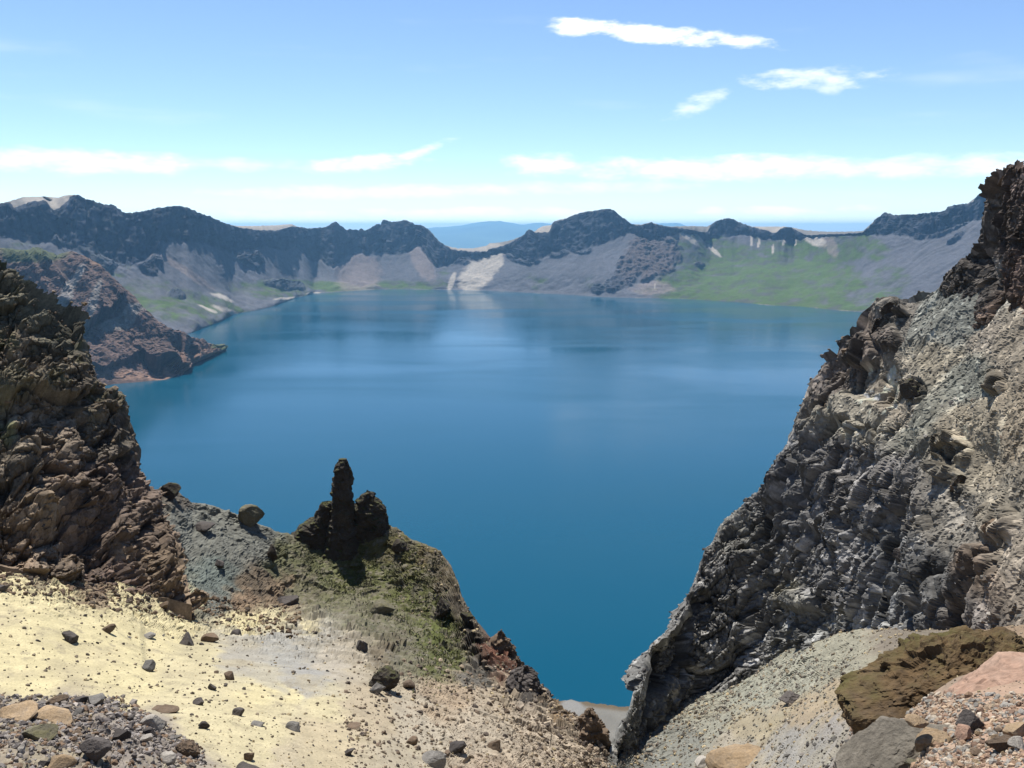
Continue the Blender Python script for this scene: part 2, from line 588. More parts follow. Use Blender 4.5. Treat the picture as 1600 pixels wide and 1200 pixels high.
NC = 1150
cols = np.linspace(-240, 1780, NC)
jag = fbm(np.stack((cols * 0.22, 0 * cols, 0 * cols), 1), 4, 5) * 1.3
sky_y = line(SKYLINE, cols) + jag * 0.9
top_y = sky_y + np.maximum(line(PLATEAU, cols, 5), 0.6)
cb_y = np.maximum(line(CLIFF, cols, 3) + fbm(np.stack((cols * 0.09, 0 * cols + 3, 0 * cols), 1), 4, 9) * 5, top_y + 2.5)
sh_y = line(SHORE, cols, 5)
be_y = np.minimum(np.maximum(line(BENCH, cols, 21) + fbm(np.stack((cols * 0.03, 0 * cols, 0 * cols), 1), 3, 2) * 6, cb_y + 4), sh_y - 3)
D0 = -CZ / kslope(cols, sh_y)
tb = np.tan(np.radians(line(BENCH_T, cols, 21)))
kb = kslope(cols, be_y)
D1 = (CZ + D0 * tb) / (tb - kb)
z1 = CZ + D1 * kb
tt = np.tan(np.radians(33 + 2 * fbm(np.stack((cols * 0.01, 0 * cols, 0 * cols), 1), 2, 31)))
kc = kslope(cols, cb_y)
D2 = (CZ - z1 + D1 * tt) / (tt - kc)
z2 = CZ + D2 * kc
tc_ = np.tan(np.radians(57))
kt = kslope(cols, top_y)
D3 = (CZ - z2 + D2 * tc_) / (tc_ - kt)
z3 = CZ + D3 * kt
tp = np.tan(np.radians(13))
ks = kslope(cols, sky_y)
D4 = (CZ - z3 + D3 * tp) / (tp - ks)


def wrow(py, D):
    return at(cols, py, D)


back = wrow(sky_y, D4)
b1 = back + np.array((0, 250, -90))
b2 = back * np.array((1.25, 1, 0)) + np.array((0, 2500, -500))
b3 = back * np.array((2.0, 1, 0)) + np.array((0, 9000, -890))
under = wrow(sh_y, D0) + np.array((0, -160, -60))
G, rp = loft(cols, [under, wrow(sh_y, D0), wrow(be_y, D1), wrow(cb_y, D2), wrow(top_y, D3), back, b1, b2, b3], [4, 56, 76, 62, 12, 6, 4, 3])
nr = G.shape[0]
N = soft_normals(G, 3)
RP = np.repeat(rp[:, None], NC, 1).ravel()
PX0 = np.repeat(cols[None, :], nr, 0).ravel()
P = G.reshape(-1, 3)
PX, PY = pix(P)
Nf = N.reshape(-1, 3)
flip = Nf[:, 2] < 0
Nf[flip] *= -1
# furrows run down the talus, leaning with the slope's fall line
lean = np.interp(PX0, [-260, 200, 480, 540, 620, 700, 800, 950, 1100, 1250, 1350, 1500, 1800], [-1.3, -1.3, -1.0, -.3, .35, .7, .9, 1.0, .2, .2, 1.5, 1.7, 1.7])
fu = PX0 + lean * (PY - 400)
wob = fbm(P * 0.004, 3, 41)
fur = .6 * ridged(np.stack((fu * 0.06 + wob * 1.1, RP * 0.8, 0 * fu), 1), 4, 12, .6) + .5 * fbm(np.stack((fu * 0.022 + wob, RP * .7, 0 * fu), 1), 2, 14)
fine = fbm(P * 0.02, 4, 77)
cz_ = smooth(2.93, 3.08, RP) * (1 - smooth(3.95, 4.05, RP))
tz_ = smooth(1.15, 2.1, RP) * (1 - smooth(2.85, 3.0, RP))
gz_ = (1 - smooth(1.6, 2.2, RP)) * smooth(0.98, 1.03, RP)
Q = P * np.array((1, 1, .55))
f1, c1 = facet(Q / 75 + wob[:, None] * .3, 3)
f2, c2 = facet(Q / 26, 4)
f3, c3 = facet(Q / 11, 6)
cliffd = (1 - .8 * smooth(3.6, 4.0, RP)) * (12 * f1 + 8 * f2) + 4 * f3 + 7 * ridged(np.stack((PX0 * 0.11 + wob * .6, RP * .5, 0 * PX0), 1), 2, 8)
cliffd = cliffd - 9 * (1 - smooth(3.0, 3.4, RP))
disp = cz_ * cliffd + tz_ * (5.0 * fur + 3 * fine) + gz_ * (16 * fbm(P * 0.006, 4, 55) + 9 * np.abs(fbm(P * 0.012, 3, 56))) * smooth(1.0, 1.25, RP)


def blob(x, y, w, h, ang=0.0, warp=0.0):
    c, s = math.cos(R(ang)), math.sin(R(ang))
    dx, dy = PX - x, PY - y
    a = (dx * c + dy * s) / w
    b = (-dx * s + dy * c) / h
    return np.exp(-(a * a + b * b) ** 2)


warpn = fbm(P * 0.008, 4, 91)
warpx = fbm(P * 0.02, 3, 92)
# outcrops that break through the talus
rocky = np.zeros(len(P))
for b in [(388, 402, 26, 14, 30), (445, 446, 34, 8, 8), (275, 463, 16, 7, 10), (100, 372, 26, 12, 0), (150, 385, 40, 18, 20), (165, 400, 30, 26, 60), (222, 400, 34, 10, 25), (230, 420, 18, 8, 30),
          (700, 396, 34, 16, 20), (1020, 398, 46, 40, 0), (1035, 395, 30, 14, 10), (985, 420, 34, 22, -50), (960, 445, 18, 12, -20), (935, 452, 12, 8, 0), (1015, 430, 22, 8, -30), (820, 402, 34, 12, 10), (910, 386, 20, 12, 0),
          (870, 392, 22, 14, 0), (1480, 352, 46, 14, -28), (1495, 372, 22, 4, -35), (1092, 414, 10, 4, 0), (1380, 352, 26, 14, 0), (745, 398, 18, 6, 0), (763, 397, 6, 7, 0)]:
    rocky = np.maximum(rocky, blob(*b))
rocky = smooth(0.35, 0.65, rocky + 0.35 * warpn + .25 * warpx) * (1 - cz_) * smooth(1.02, 1.1, RP) * (1 - smooth(3.95, 4.0, RP))
disp += rocky * (6 + 9 * f1 + 9 * f2 + 5 * f3 + 7 * fur)
P2 = P + Nf * disp[:, None] * np.where(RP < 1, 0, 1)[:, None]
# base colours
talus = np.array((0.088, 0.090, 0.104))
cliff_c = np.array((0.052, 0.062, 0.086))
green = np.array((0.072, 0.122, 0.026))
green_d = np.array((0.070, 0.086, 0.046))
pale = np.array((0.46, 0.41, 0.35))
pinkc = np.array((0.27, 0.215, 0.195))
col = np.repeat(talus[None], len(P), 0)
col *= (1 + 0.34 * fur + 0.16 * fine)[:, None]


def mix(c, w):
    global col
    w = np.clip(w, 0, 1)[:, None]
    col = col * (1 - w) + c * w


gm = np.zeros(len(P))
for b in [(250, 470, 190, 34, 12, .66), (200, 440, 70, 28, 35, .6), (420, 455, 90, 16, 6, .7), (330, 480, 70, 14, 8, .7), (500, 447, 110, 9, 4, 1.0), (640, 446, 90, 8, 0, .75), (690, 430, 26, 20, 0, .5), (1200, 440, 200, 62, 6, 1.0), (1090, 452, 90, 30, 0, 1.0), (1290, 462, 80, 26, 10, .9), (1290, 430, 90, 36, 20, .9),
          (1230, 395, 180, 24, 0, .85), (1130, 390, 120, 28, 15, .75), (1330, 388, 70, 30, 0, .75), (1380, 450, 60, 40, -40, .6), (1060, 395, 46, 24, 40, .6), (840, 440, 20, 22, -50, .4), (930, 440, 30, 16, -40, .4), (905, 388, 12, 5, 0, .8), (1400, 440, 60, 40, -45, .35), (60, 390, 90, 14, 0, .5), (1440, 420, 90, 14, -48, .3)]:
    gm = np.maximum(gm, blob(*b[:5]) * b[5])
hum = fbm(P * np.array((.010, .010, .03)), 5, 97, .62)
gm2 = smooth(0.22, 0.8, gm + 0.4 * warpn - 0.15 * fur + .25 * hum)
mix(green_d, gm2 * .9)
mix(green, smooth(0.35, 0.95, .55 * gm + 0.9 * hum + .5 * warpx + .25) * gm2)
mix(talus * .8, smooth(.25, .6, hum * -1.0 + .3 * warpx) * gm2 * .55)
pk = np.zeros(len(P))
for b in [(290, 425, 60, 7, 34), (235, 395, 30, 5, 34), (1275, 372, 34, 12, 30), (1300, 385, 10, 20, -15), (560, 430, 40, 40, 0), (660, 410, 16, 40, -30), (1020, 450, 40, 12, 0), (1040, 365, 40, 8, 10)]:
    pk = np.maximum(pk, blob(*b))
mix(pinkc, smooth(.3, .9, pk + .4 * warpx) * .65)
wp = np.zeros(len(P))
for b in [(745, 432, 36, 26, -48), (735, 444, 22, 12, 0), (760, 392, 44, 10, -8), (790, 388, 18, 9, -35), (770, 410, 20, 18, -30), (690, 380, 8, 6, 40), (706, 440, 5, 18, 20), (170, 358, 7, 22, 32), (345, 466, 24, 4, 22), (365, 490, 40, 3.5, 20), (1075, 372, 26, 5, 38), (1115, 392, 16, 4, 40),
          (1174, 378, 2.5, 10, 0), (1186, 380, 2.5, 10, 12), (1208, 390, 2.5, 9, 5), (1225, 378, 2.5, 8, 20), (1243, 380, 2.5, 6, 10), (1275, 376, 20, 10, 20), (948, 443, 3, 1.6, -20), (1023, 448, 1.6, 4, 10), (325, 482, 20, 3, 20), (850, 360, 12, 6, 0), (420, 353, 40, 4, 0), (120, 350, 10, 4, 0), (1500, 347, 8, 4, -30), (940, 358, 8, 4, -10), (450, 466, 26, 2.2, -6), (490, 458, 14, 1.5, -3)]:
    wp = np.maximum(wp, blob(*b))
mix(pale, smooth(.35, .85, wp + .35 * warpx + .15 * warpn))
plat = smooth(3.97, 4.05, RP)
mix(np.array((0.20, 0.185, 0.165)), plat)
mix(pale * .8, plat * smooth(0.2, .8, blob(90, 312, 60, 14) + blob(420, 353, 60, 8) + blob(850, 356, 22, 10) + blob(740, 388, 60, 10) + blob(1210, 358, 40, 10)))
mix(cliff_c * (1), np.maximum(cz_, rocky * .92))
col *= (1 + np.maximum(cz_, rocky) * (0.5 * (c2 - .5) + .35 * (c3 - .5)))[:, None]
mix(np.array((0.15, 0.105, 0.085)), rocky * blob(1020, 405, 70, 60) * .55)
mix(pale * .7, cz_ * smooth(.75, 1.0, blob(170, 350, 30, 30) * .55 + blob(245, 380, 26, 8) * .5 + .8 * warpx))
mix(np.array((0.24, 0.22, 0.18)), (1 - smooth(1.01, 1.04, RP)) * smooth(.05, .45, warpn + .5 * warpx))
link('crater_rim', mesh_np('crater_rim', P2, grid_faces(nr, NC), True, col * KA), M_rim, kind='structure')

# ------------------------------------------------------------------ headland on the near side of the bay
hc = np.linspace(-330, 352, 330)
HS = [(-330, 385), (-100, 388), (0, 390), (30, 393), (60, 389), (90, 400), (110, 396), (130, 402), (150, 413), (165, 430), (180, 443), (200, 460), (215, 475), (240, 499), (270, 520), (300, 531), (325, 539), (345, 543), (352, 546)]
HB = [(-330, 720), (0, 640), (120, 610), (180, 600), (230, 596), (262, 593), (284, 590), (281, 584), (292, 573), (310, 565), (332, 556), (345, 549), (352, 547)]
hs_y = line(HS, hc, 3) + fbm(np.stack((hc * .12, 0 * hc, 0 * hc), 1), 4, 3) * 2.0 * smooth(352, 300, hc)
hb = np.array(HB, float)
o_ = np.argsort(hb[:, 0])
hb_y = blur(np.interp(hc, hb[o_, 0], hb[o_, 1]), 5)
HD0 = -CZ / kslope(hc, hb_y)
th_ = np.tan(np.radians(np.interp(hc, [-330, 100, 250, 352], [38, 38, 36, 30])))
kh = kslope(hc, hs_y)
HD1 = (CZ + HD0 * th_) / (th_ - kh)
hm_y = hb_y * .5 + hs_y * .5
HDm = HD0 * .5 + HD1 * .5
ridge = at(hc, hs_y, HD1)
hb1 = ridge * np.stack((1 + 120 / ridge[:, 1], 1 + 120 / ridge[:, 1], 1 + 0 * hc), 1) - np.array((0, 0, 1)) * (np.minimum(80, ridge[:, 2:] * .8))
hb2 = ridge * np.stack((1 + 500 / ridge[:, 1], 1 + 500 / ridge[:, 1], 0 * hc), 1) + np.array((0, 0, -120))
G, rp = loft(hc, [at(hc, hb_y, HD0) + np.array((0, -60, -40)), at(hc, hb_y, HD0), at(hc, hm_y, HDm), ridge, hb1, hb2], [4, 90, 90, 10, 6])
nr = len(G)
Nf = soft_normals(G, 3).reshape(-1, 3)
Nf[Nf[:, 2] < 0] *= -1
P = G.reshape(-1, 3)
RP = np.repeat(rp[:, None], len(hc), 1).ravel()
PX, PY = pix(P)
PX0 = np.repeat(hc[None], nr, 0).ravel()
wob = fbm(P * .008, 3, 4)
ribs = ridged(np.stack(((PX0 - .75 * (PY - 500)) * .022 + wob * .25, RP * .3, 0 * RP), 1), 3, 21)
f1, c1 = facet(P / 42 + wob[:, None] * .3, 13)
f2, c2 = facet(P / 15, 14)
f3, c3 = facet(P / 6, 15)
fade = smooth(1.0, 1.35, RP) * (1 - .75 * smooth(2.75, 3.0, RP))
warpn = fbm(P * .012, 4, 61)
warpx = fbm(P * .035, 3, 62)
rk = smooth(-.1, .4, ribs * .5 + .7 * warpn + .2 * blob(200, 530, 90, 60) + .02)
P2 = P + Nf * (fade * (14 * ribs + 46 * facet(P / 190 + wob[:, None] * .25, 17, 1.3)[0] * smooth(330, 250, PX0) * (1 - smooth(2.2, 2.75, RP)) + rk * (5 * f1 + 3 * f2 + 1.6 * f3)))[:, None]
col = np.repeat(np.array((0.25, 0.172, 0.135))[None], len(P), 0)
mix(np.array((0.150, 0.098, 0.080)), rk)
mix(np.array((0.30, 0.27, 0.24)), smooth(.35, .8, blob(190, 497, 40, 14, -20) + blob(140, 485, 9, 50, 20) + blob(100, 460, 60, 10, -55) + .35 * warpx) * .9)
mix(np.array((0.27, 0.165, 0.115)), smooth(.3, .8, blob(300, 560, 60, 14, -28) + blob(215, 585, 60, 10) + .4 * warpx) * .9)
mix(np.array((0.085, 0.11, 0.04)), smooth(.3, .8, blob(50, 400, 60, 18) + blob(340, 545, 22, 7) + .35 * warpn) * .9)
mix(np.array((0.30, 0.18, 0.11)), smooth(.25, .7, blob(140, 408, 22, 10, 40) + .5 * warpx - .1) * .7)
col *= (1 + .5 * (c2 - .5) * rk + .3 * (c3 - .5))[:, None]
link('headland', mesh_np('headland', P2, grid_faces(nr, len(hc)), False, col * KA), M_head, kind='structure')

# ------------------------------------------------------------------ land beyond the rim
fc = np.linspace(-650, 2250, 400)
FAR = [(-1500, 392), (0, 390), (560, 382), (640, 364), (680, 360), (720, 357), (745, 353), (765, 351), (780, 350), (795, 352), (815, 355), (840, 353), (870, 356), (960, 366), (1000, 354), (1040, 351), (1060, 354), (1080, 364), (1180, 388), (1400, 392), (3100, 392)]
fy = line(FAR, fc, 3) + fbm(np.stack((fc * .02, 0 * fc, 0 * fc), 1), 3, 44) * 1.0
DF = 45000.0
top = at(fc, fy, DF)
f0 = at(fc, 0 * fc + 372, 32000.0)
f0[:, 2] = -860
f1_ = at(fc, fy + 9, 39000.0)
f2_ = top + np.array((0, 7000, -700))
G, rp = loft(fc, [f0, f1_, top, f2_], [14, 26, 8])
P = G.reshape(-1, 3)
P = P + np.stack((0 * P[:, 0], 0 * P[:, 0], 110 * ridged(P * .0004, 4, 3) * smooth(0, .5, np.repeat(rp, len(fc))) * (1 - smooth(1.8, 2, np.repeat(rp, len(fc))))), 1)
link('distant_mountains', mesh_np('distant_mountains', P, grid_faces(len(G), len(fc)), True), M_blue, kind='structure')
pr, pa = np.linspace(0, 1, 30) ** 2 * 54000 + 10, np.linspace(0, 2 * math.pi, 97)[:-1]
pg = np.stack((np.outer(pr, np.cos(pa)), np.outer(pr, np.sin(pa)), np.full((30, 96), -900.0)), -1).reshape(-1, 3)
link('plain', mesh_np('plain', pg, grid_faces(30, 96, True), True), M_plain, kind='structure')

# ------------------------------------------------------------------ near hillside (ash slope, scree, spur down to the beach)
nc_ = np.concatenate((np.linspace(-700, -40, 50), np.linspace(-20, 1640, 800), np.linspace(1660, 2300, 40)))
CREST = [(-700, 850, 50), (0, 868, 49), (150, 890, 52), (220, 830, 60), (240, 775, 65), (252, 763, 66), (268, 760, 67), (285, 777, 67), (300, 787, 68), (330, 790, 69), (360, 800, 69), (400, 818, 69), (430, 832, 70), (460, 838, 71), (500, 842, 72), (550, 834, 72), (600, 818, 72), (625, 830, 71), (640, 842, 70), (665, 850, 69), (690, 865, 68), (705, 885, 66), (715, 915, 64), (735, 960, 61), (748, 975, 60), (780, 1012, 57), (805, 1042, 54), (830, 1065, 52), (860, 1092, 49), (880, 1108, 47), (905, 1120, 46), (930, 1145, 43), (945, 1168, 42), (965, 1186, 42.5), (985, 1160, 46), (1010, 1130, 49), (1060, 1100, 51), (1120, 1075, 52), (1200, 1030, 51), (1260, 1005, 48), (1300, 995, 46), (1350, 985, 43), (1420, 990, 39), (1500, 992, 35), (1600, 990, 30), (2300, 980, 20)]
ROW_LOW = [(-700, 1290, 14), (0, 1290, 15), (300, 1290, 18), (600, 1290, 22), (800, 1290, 27), (1000, 1290, 31), (1150, 1290, 24), (1300, 1290, 12.5), (1450, 1290, 6.2), (1600, 1290, 5.4), (2300, 1290, 5)]
ROW_A = [(-700, 1200, 18), (0, 1200, 19), (300, 1200, 22), (600, 1200, 27), (800, 1206, 33), (950, 1215, 40), (1000, 1205, 43), (1100, 1200, 38), (1200, 1200, 30), (1300, 1200, 19), (1350, 1200, 13), (1450, 1200, 8.4), (1600, 1200, 7.4), (2300, 1200, 7)]
ROW_B = [(-700, 1080, 27), (0, 1080, 27), (300, 1080, 31), (600, 1080, 38), (720, 1090, 42), (800, 1120, 42), (860, 1140, 42.5), (900, 1160, 41.5), (945, 1195, 40.5), (965, 1202, 41), (1000, 1180, 45), (1060, 1150, 45.5), (1120, 1130, 44), (1200, 1110, 40), (1300, 1090, 31), (1350, 1085, 25), (1420, 1085, 16), (1500, 1075, 12), (1600, 1060, 11.5), (2300, 1060, 11)]
ROW_C = [(-700, 905, 40), (0, 905, 41), (60, 912, 42), (130, 930, 43.5), (200, 945, 45), (250, 946, 48), (300, 945, 53), (380, 940, 58), (450, 932, 63), (550, 922, 66), (600, 930, 65), (680, 965, 61), (720, 1010, 57), (780, 1055, 52), (830, 1088, 49.5), (880, 1122, 45.5), (930, 1165, 42), (965, 1194, 41.8), (1000, 1155, 47), (1060, 1122, 48.5), (1120, 1098, 48.5), (1200, 1065, 46.5), (1300, 1035, 39), (1350, 1030, 34), (1420, 1030, 28), (1500, 1030, 24), (1600, 1026, 20), (2300, 1020, 15)]
n_ = len(nc_)
uu_ = (nc_ - 800) / F
r0 = np.stack((uu_ * 14, np.full(n_, -14.0), CZ - 1.0 + 0 * nc_), 1)
r1 = np.stack((uu_ * 9, np.full(n_, 0.6), CZ - 1.75 + 0 * nc_), 1)
_lo = np.array(ROW_LOW)
_low = at(nc_, 0 * nc_ + 1290, blur(np.interp(nc_, _lo[:, 0], _lo[:, 2]), 31))
rm = np.stack((_low[:, 0] * .5, _low[:, 1] * .42, CZ + (_low[:, 2] - CZ) * .6), 1)
crest = at(nc_, line([(a, b) for a, b, c in CREST], nc_), line([(a, c) for a, b, c in CREST], nc_, 9))
rough_n = fbm(np.stack((nc_ * .06, 0 * nc_, 0 * nc_), 1), 3, 71)
k1 = crest + np.stack((uu_ * 3, 3.0 + 0 * nc_, -4.0 - 1.0 * rough_n), 1)
k2 = crest + np.stack((uu_ * 22, 22 + 0 * nc_, -32 + 3 * rough_n), 1)
zb = crest[:, 2]
k3 = np.stack((uu_ * 260, 250 + 0 * nc_, CZ - 25 - 195 * 1.02 + 14 * rough_n), 1)
k4 = np.stack((uu_ * 520, 500 + 12 * rough_n, 5.0 + 2 * rough_n), 1)
bw = -CZ / kslope(nc_, np.interp(nc_, [-700, 600, 800, 862, 880, 900, 930, 980, 1100, 2300], [1130, 1130, 1106, 1099, 1094, 1093, 1097, 1103, 1110, 1150]))
k5 = np.stack((uu_ * (bw - 20), bw - 25, 1.6 + 0 * nc_), 1)
k6 = np.stack((uu_ * bw, bw, -0.05 + 0 * nc_), 1)
k7 = np.stack((uu_ * (bw + 40), bw + 45, -14 + 0 * nc_), 1)
G, rp = loft(nc_, [r0, rm, ROW_LOW, ROW_A, ROW_B, ROW_C, crest, k1, k2, k3, k4, k5, k6, k7], [3, 10, 36, 112, 110, 104, 12, 10, 14, 16, 24, 8, 5],
             [1, 1, 31, 31, 25, 15, 1, 1, 1, 1, 1, 1, 1, 1])
nr = len(G)
Nf = soft_normals(G, 4).reshape(-1, 3)
Nf[Nf[:, 2] < 0] *= -1
P = G.reshape(-1, 3)
RP = np.repeat(rp[:, None], n_, 1).ravel()
PX, PY = pix(P)
front = RP <= 6.02
wx, wy = fbm(P * .12, 4, 5) * 34, fbm(P * .12 + 40, 4, 6) * 26
wfar = smooth(6.5, 8.5, RP)
lump = fbm(P * .18, 4, 23)
s1, q1 = facet(P / 1.6 + .25 * lump[:, None], 33, 1.0)
s2, q2 = facet(P / .62, 34, 1.0)
s3, q3 = facet(P / .27, 35, 1.0)
grav = fbm(P * 2.4, 4, 24, .6)
# how rocky: smooth ash to the lower left, rubble along the spur and up the scree
X_, Y_ = PX + wx, PY + wy
ash = smooth(0, 50, Y_ - np.interp(X_, [-700, 0, 250, 430, 560, 640, 700], [890, 905, 950, 985, 1010, 1060, 1210])) * smooth(780, 560, X_)
ash = np.maximum(ash, smooth(0, 60, Y_ - np.interp(X_, [1000, 1100, 1200, 1320, 1400], [1200, 1090, 1040, 1040, 1300])) * smooth(1380, 1300, X_) * .7)
spur = smooth(0, 1, blob(800, 1060, 120, 40, 48) + blob(735, 990, 60, 60, 60))
outc = np.zeros(len(P))
for b in [(430, 870, 22, 22), (470, 905, 20, 12), (440, 925, 26, 14), (585, 955, 30, 12), (640, 905, 36, 26, 20), (690, 930, 26, 40), (600, 1000, 40, 14, 20), (560, 985, 30, 14), (345, 800, 30, 7, 10), (320, 805, 14, 7), (500, 960, 22, 8), (740, 1010, 20, 40, -20)]:
    outc = np.maximum(outc, blob(*b))
outc = smooth(.3, .8, outc + .5 * lump) * (RP < 6.1)
near = smooth(6, 42, P[:, 1])
rough_amt = (1 - .5 * smooth(980, 1080, PX)) * (1 - .5 * np.exp(-(((PX - 680) / 170) ** 2 + ((PY - 1110) / 70) ** 2))) * (.15 + .85 * near) * (1 - .55 * smooth(1250, 1400, PX)) * (1 - ash) * (1 - smooth(5.95, 6.3, RP)) * smooth(1.6, 2.4, RP)
disp = .3 * near * lump + rough_amt * (.16 * s1 + .12 * s2 + .06 * s3 + .04 * grav) + ash * (.012 * grav + .03 * s2 * (q2 > .8))
disp += outc * (.1 + .16 * s1 + .13 * s2 + .06 * s3)
disp += spur * (RP < 6.05) * (.3 * s1 + .22 * s2)
heap = smooth(.2, 1, blob(90, 1175, 190, 75)) * (RP < 5) * smooth(1.95, 2.2, RP)
disp += heap * (.4 + .03 * s2 + .1 * s3)
disp += wfar * (2.5 * fbm(P * .03, 4, 3)) * (1 - smooth(9.6, 10.4, RP)) + smooth(6.2, 7, RP) * (1 - smooth(8.8, 9.6, RP)) * (-.9 * np.abs(facet(P / 5, 2)[0]) - 1.5 * np.abs(fbm(P * .1, 3, 4)))
disp *= smooth(.6, 1.6, RP)
P2 = P + Nf * disp[:, None]
YEL, YEL2, CLAY, TANS, GRYG, RED, MOSS, MOSS2, BRN = (233, 219, 172), (224, 211, 170), (184, 178, 164), (196, 178, 150), (134, 134, 124), (152, 126, 106), (112, 114, 72), (122, 122, 90), (120, 106, 88)
anch = [(0, 950, 60, YEL), (100, 980, 60, YEL), (200, 1000, 60, YEL), (50, 1050, 60, YEL), (200, 1060, 60, YEL), (300, 1060, 45, YEL2), (250, 960, 45, YEL), (380, 975, 30, YEL), (430, 968, 22, YEL2), (480, 985, 18, YEL2), (330, 1120, 45, YEL2), (400, 1085, 24, YEL), (450, 1085, 22, YEL), (500, 1110, 30, YEL2), (400, 1150, 40, YEL2), (500, 1160, 40, (214, 198, 164)), (450, 1200, 40, (208, 194, 164)),
        (380, 1010, 36, CLAY), (440, 1020, 40, (180, 177, 168)), (490, 1000, 26, CLAY), (480, 1060, 36, (178, 175, 168)), (420, 1050, 30, (196, 188, 166)), (300, 1015, 26, (208, 196, 158)), (520, 1040, 24, (196, 186, 168)),
        (560, 1030, 30, (194, 182, 160)), (580, 1120, 40, (200, 184, 156)), (650, 1150, 50, (202, 190, 168)), (750, 1150, 50, (198, 184, 162)), (850, 1150, 40, (198, 182, 160)), (700, 1100, 36, (188, 168, 142)), (780, 1090, 34, (192, 176, 152)), (620, 1190, 40, (196, 184, 160)), (900, 1170, 30, (190, 174, 152)), (760, 1200, 40, (190, 172, 150)),
        (100, 1180, 90, (164, 152, 140)), (220, 1160, 60, (166, 156, 146)), (20, 1130, 50, (170, 156, 140)), (300, 1190, 30, (170, 160, 150)), (60, 900, 22, (140, 124, 106)), (150, 925, 22, (150, 130, 108)), (250, 935, 20, (150, 130, 108)),
        (300, 830, 40, GRYG), (350, 850, 40, GRYG), (330, 900, 36, (124, 132, 124)), (330, 940, 22, (130, 130, 120)), (400, 850, 34, GRYG), (280, 790, 22, (122, 114, 102)), (400, 910, 30, BRN), (440, 930, 30, (146, 126, 102)), (380, 935, 26, (150, 128, 104)), (450, 870, 26, MOSS2), (480, 860, 30, MOSS2), (500, 890, 34, (120, 122, 84)), (480, 920, 26, (124, 120, 92)),
        (540, 880, 30, MOSS), (560, 900, 30, (112, 114, 66)), (600, 860, 30, (118, 112, 74)), (590, 900, 34, MOSS), (640, 880, 34, (112, 110, 66)), (660, 870, 20, (126, 112, 80)), (690, 900, 24, (112, 100, 76)), (640, 930, 30, (104, 108, 60)), (560, 940, 26, (124, 122, 94)), (600, 980, 30, (118, 116, 88)), (680, 1000, 34, (106, 112, 60)), (690, 1030, 26, (108, 112, 62)), (640, 1020, 30, (124, 120, 96)), (590, 1030, 26, (136, 124, 102)),
        (730, 990, 24, (100, 90, 80)), (780, 1020, 24, (136, 96, 78)), (800, 1050, 22, (132, 96, 80)), (840, 1080, 24, (104, 98, 92)), (750, 1050, 22, (112, 108, 100)), (720, 950, 20, (102, 92, 78)), (880, 1120, 20, (160, 136, 104)),
        (1000, 1190, 36, (150, 150, 142)), (1060, 1170, 36, (150, 150, 140)), (1120, 1130, 36, (166, 164, 148)), (1180, 1080, 40, (172, 172, 156)), (1240, 1050, 40, (178, 176, 158)), (1300, 1040, 34, (176, 172, 152)), (1180, 1130, 36, (180, 168, 142)), (1250, 1110, 36, (190, 172, 144)), (1320, 1090, 30, (186, 168, 140)), (1150, 1180, 40, (186, 176, 158)), (1250, 1170, 40, (176, 172, 164)), (1300, 1150, 30, (178, 172, 164)), (1350, 1180, 30, (176, 156, 134)),
        (1420, 1170, 40, (190, 166, 142)), (1500, 1180, 50, (200, 172, 148)), (1580, 1170, 50, (196, 164, 140)), (1440, 1000, 40, (140, 130, 116)), (1550, 960, 50, (160, 138, 114))]
wx2, wy2 = fbm(P * .55, 4, 301) * 26, fbm(P * .55 + 17, 4, 302) * 15
col = paint(PX + wx * .4 + wx2, PY + wy * .4 + wy2, anch)
bch = smooth(9.3, 9.9, RP)
col = col * (1 - bch[:, None]) + KA * np.array((0.20, 0.19, 0.165)) * (1 + .25 * fbm(P * .05, 4, 8))[:, None] * bch[:, None]
far_s = smooth(6.3, 7.5, RP) * (1 - bch)
mix(KA * np.array((0.15, 0.125, 0.10)), far_s)
mix(KA * np.array((0.115, 0.075, 0.03)), smooth(11.4, 11.85, RP) * .8)
mix(KA * np.array((0.25, 0.24, 0.22)), bch * smooth(.3, .9, blob(895, 1105, 22, 14, 20)))
col *= (1 + rough_amt * (.45 * (q2 - .5) + .35 * (q3 - .5)) + .25 * (q3 - .5) * heap)[:, None]
yel_fleck = ash * smooth(.2, .6, fbm(P * 1.3, 4, 88))
col *= (1 - .10 * yel_fleck)[:, None]
spurm = smooth(420, 480, PX) * smooth(760, 720, PX) * smooth(1075, 1040, PY) * (RP < 6.1) * (1 - ash)
mix(np.array(srgb(128, 120, 102)) * ALB, spurm * smooth(-.05, .35, fbm(P * .9, 5, 401, .62)) * .7)
mix(np.array(srgb(146, 138, 122)) * ALB, spurm * (q3 > .82) * .7)
stain = ash * smooth(.1, .7, fbm(P * np.array((.5, .25, .5)), 5, 188, .6) + .15)
mix(np.array(srgb(196, 183, 150)) * ALB, stain * .55)
grit = ash * (q3 > .80) * smooth(-.2, .5, fbm(P * .9, 3, 189))
mix(np.array(srgb(166, 154, 130)) * ALB, grit * .6)
hill_me = mesh_np('hillside', P2, grid_faces(nr, n_), False, col)
link('hillside', hill_me, M_slope, kind='structure')
HILL = dict(P=P2.reshape(nr, n_, 3), RP=rp)
_hp = P2[(RP > 1.2) & (RP <= 6.0)]
_hx, _hy = pix(_hp)


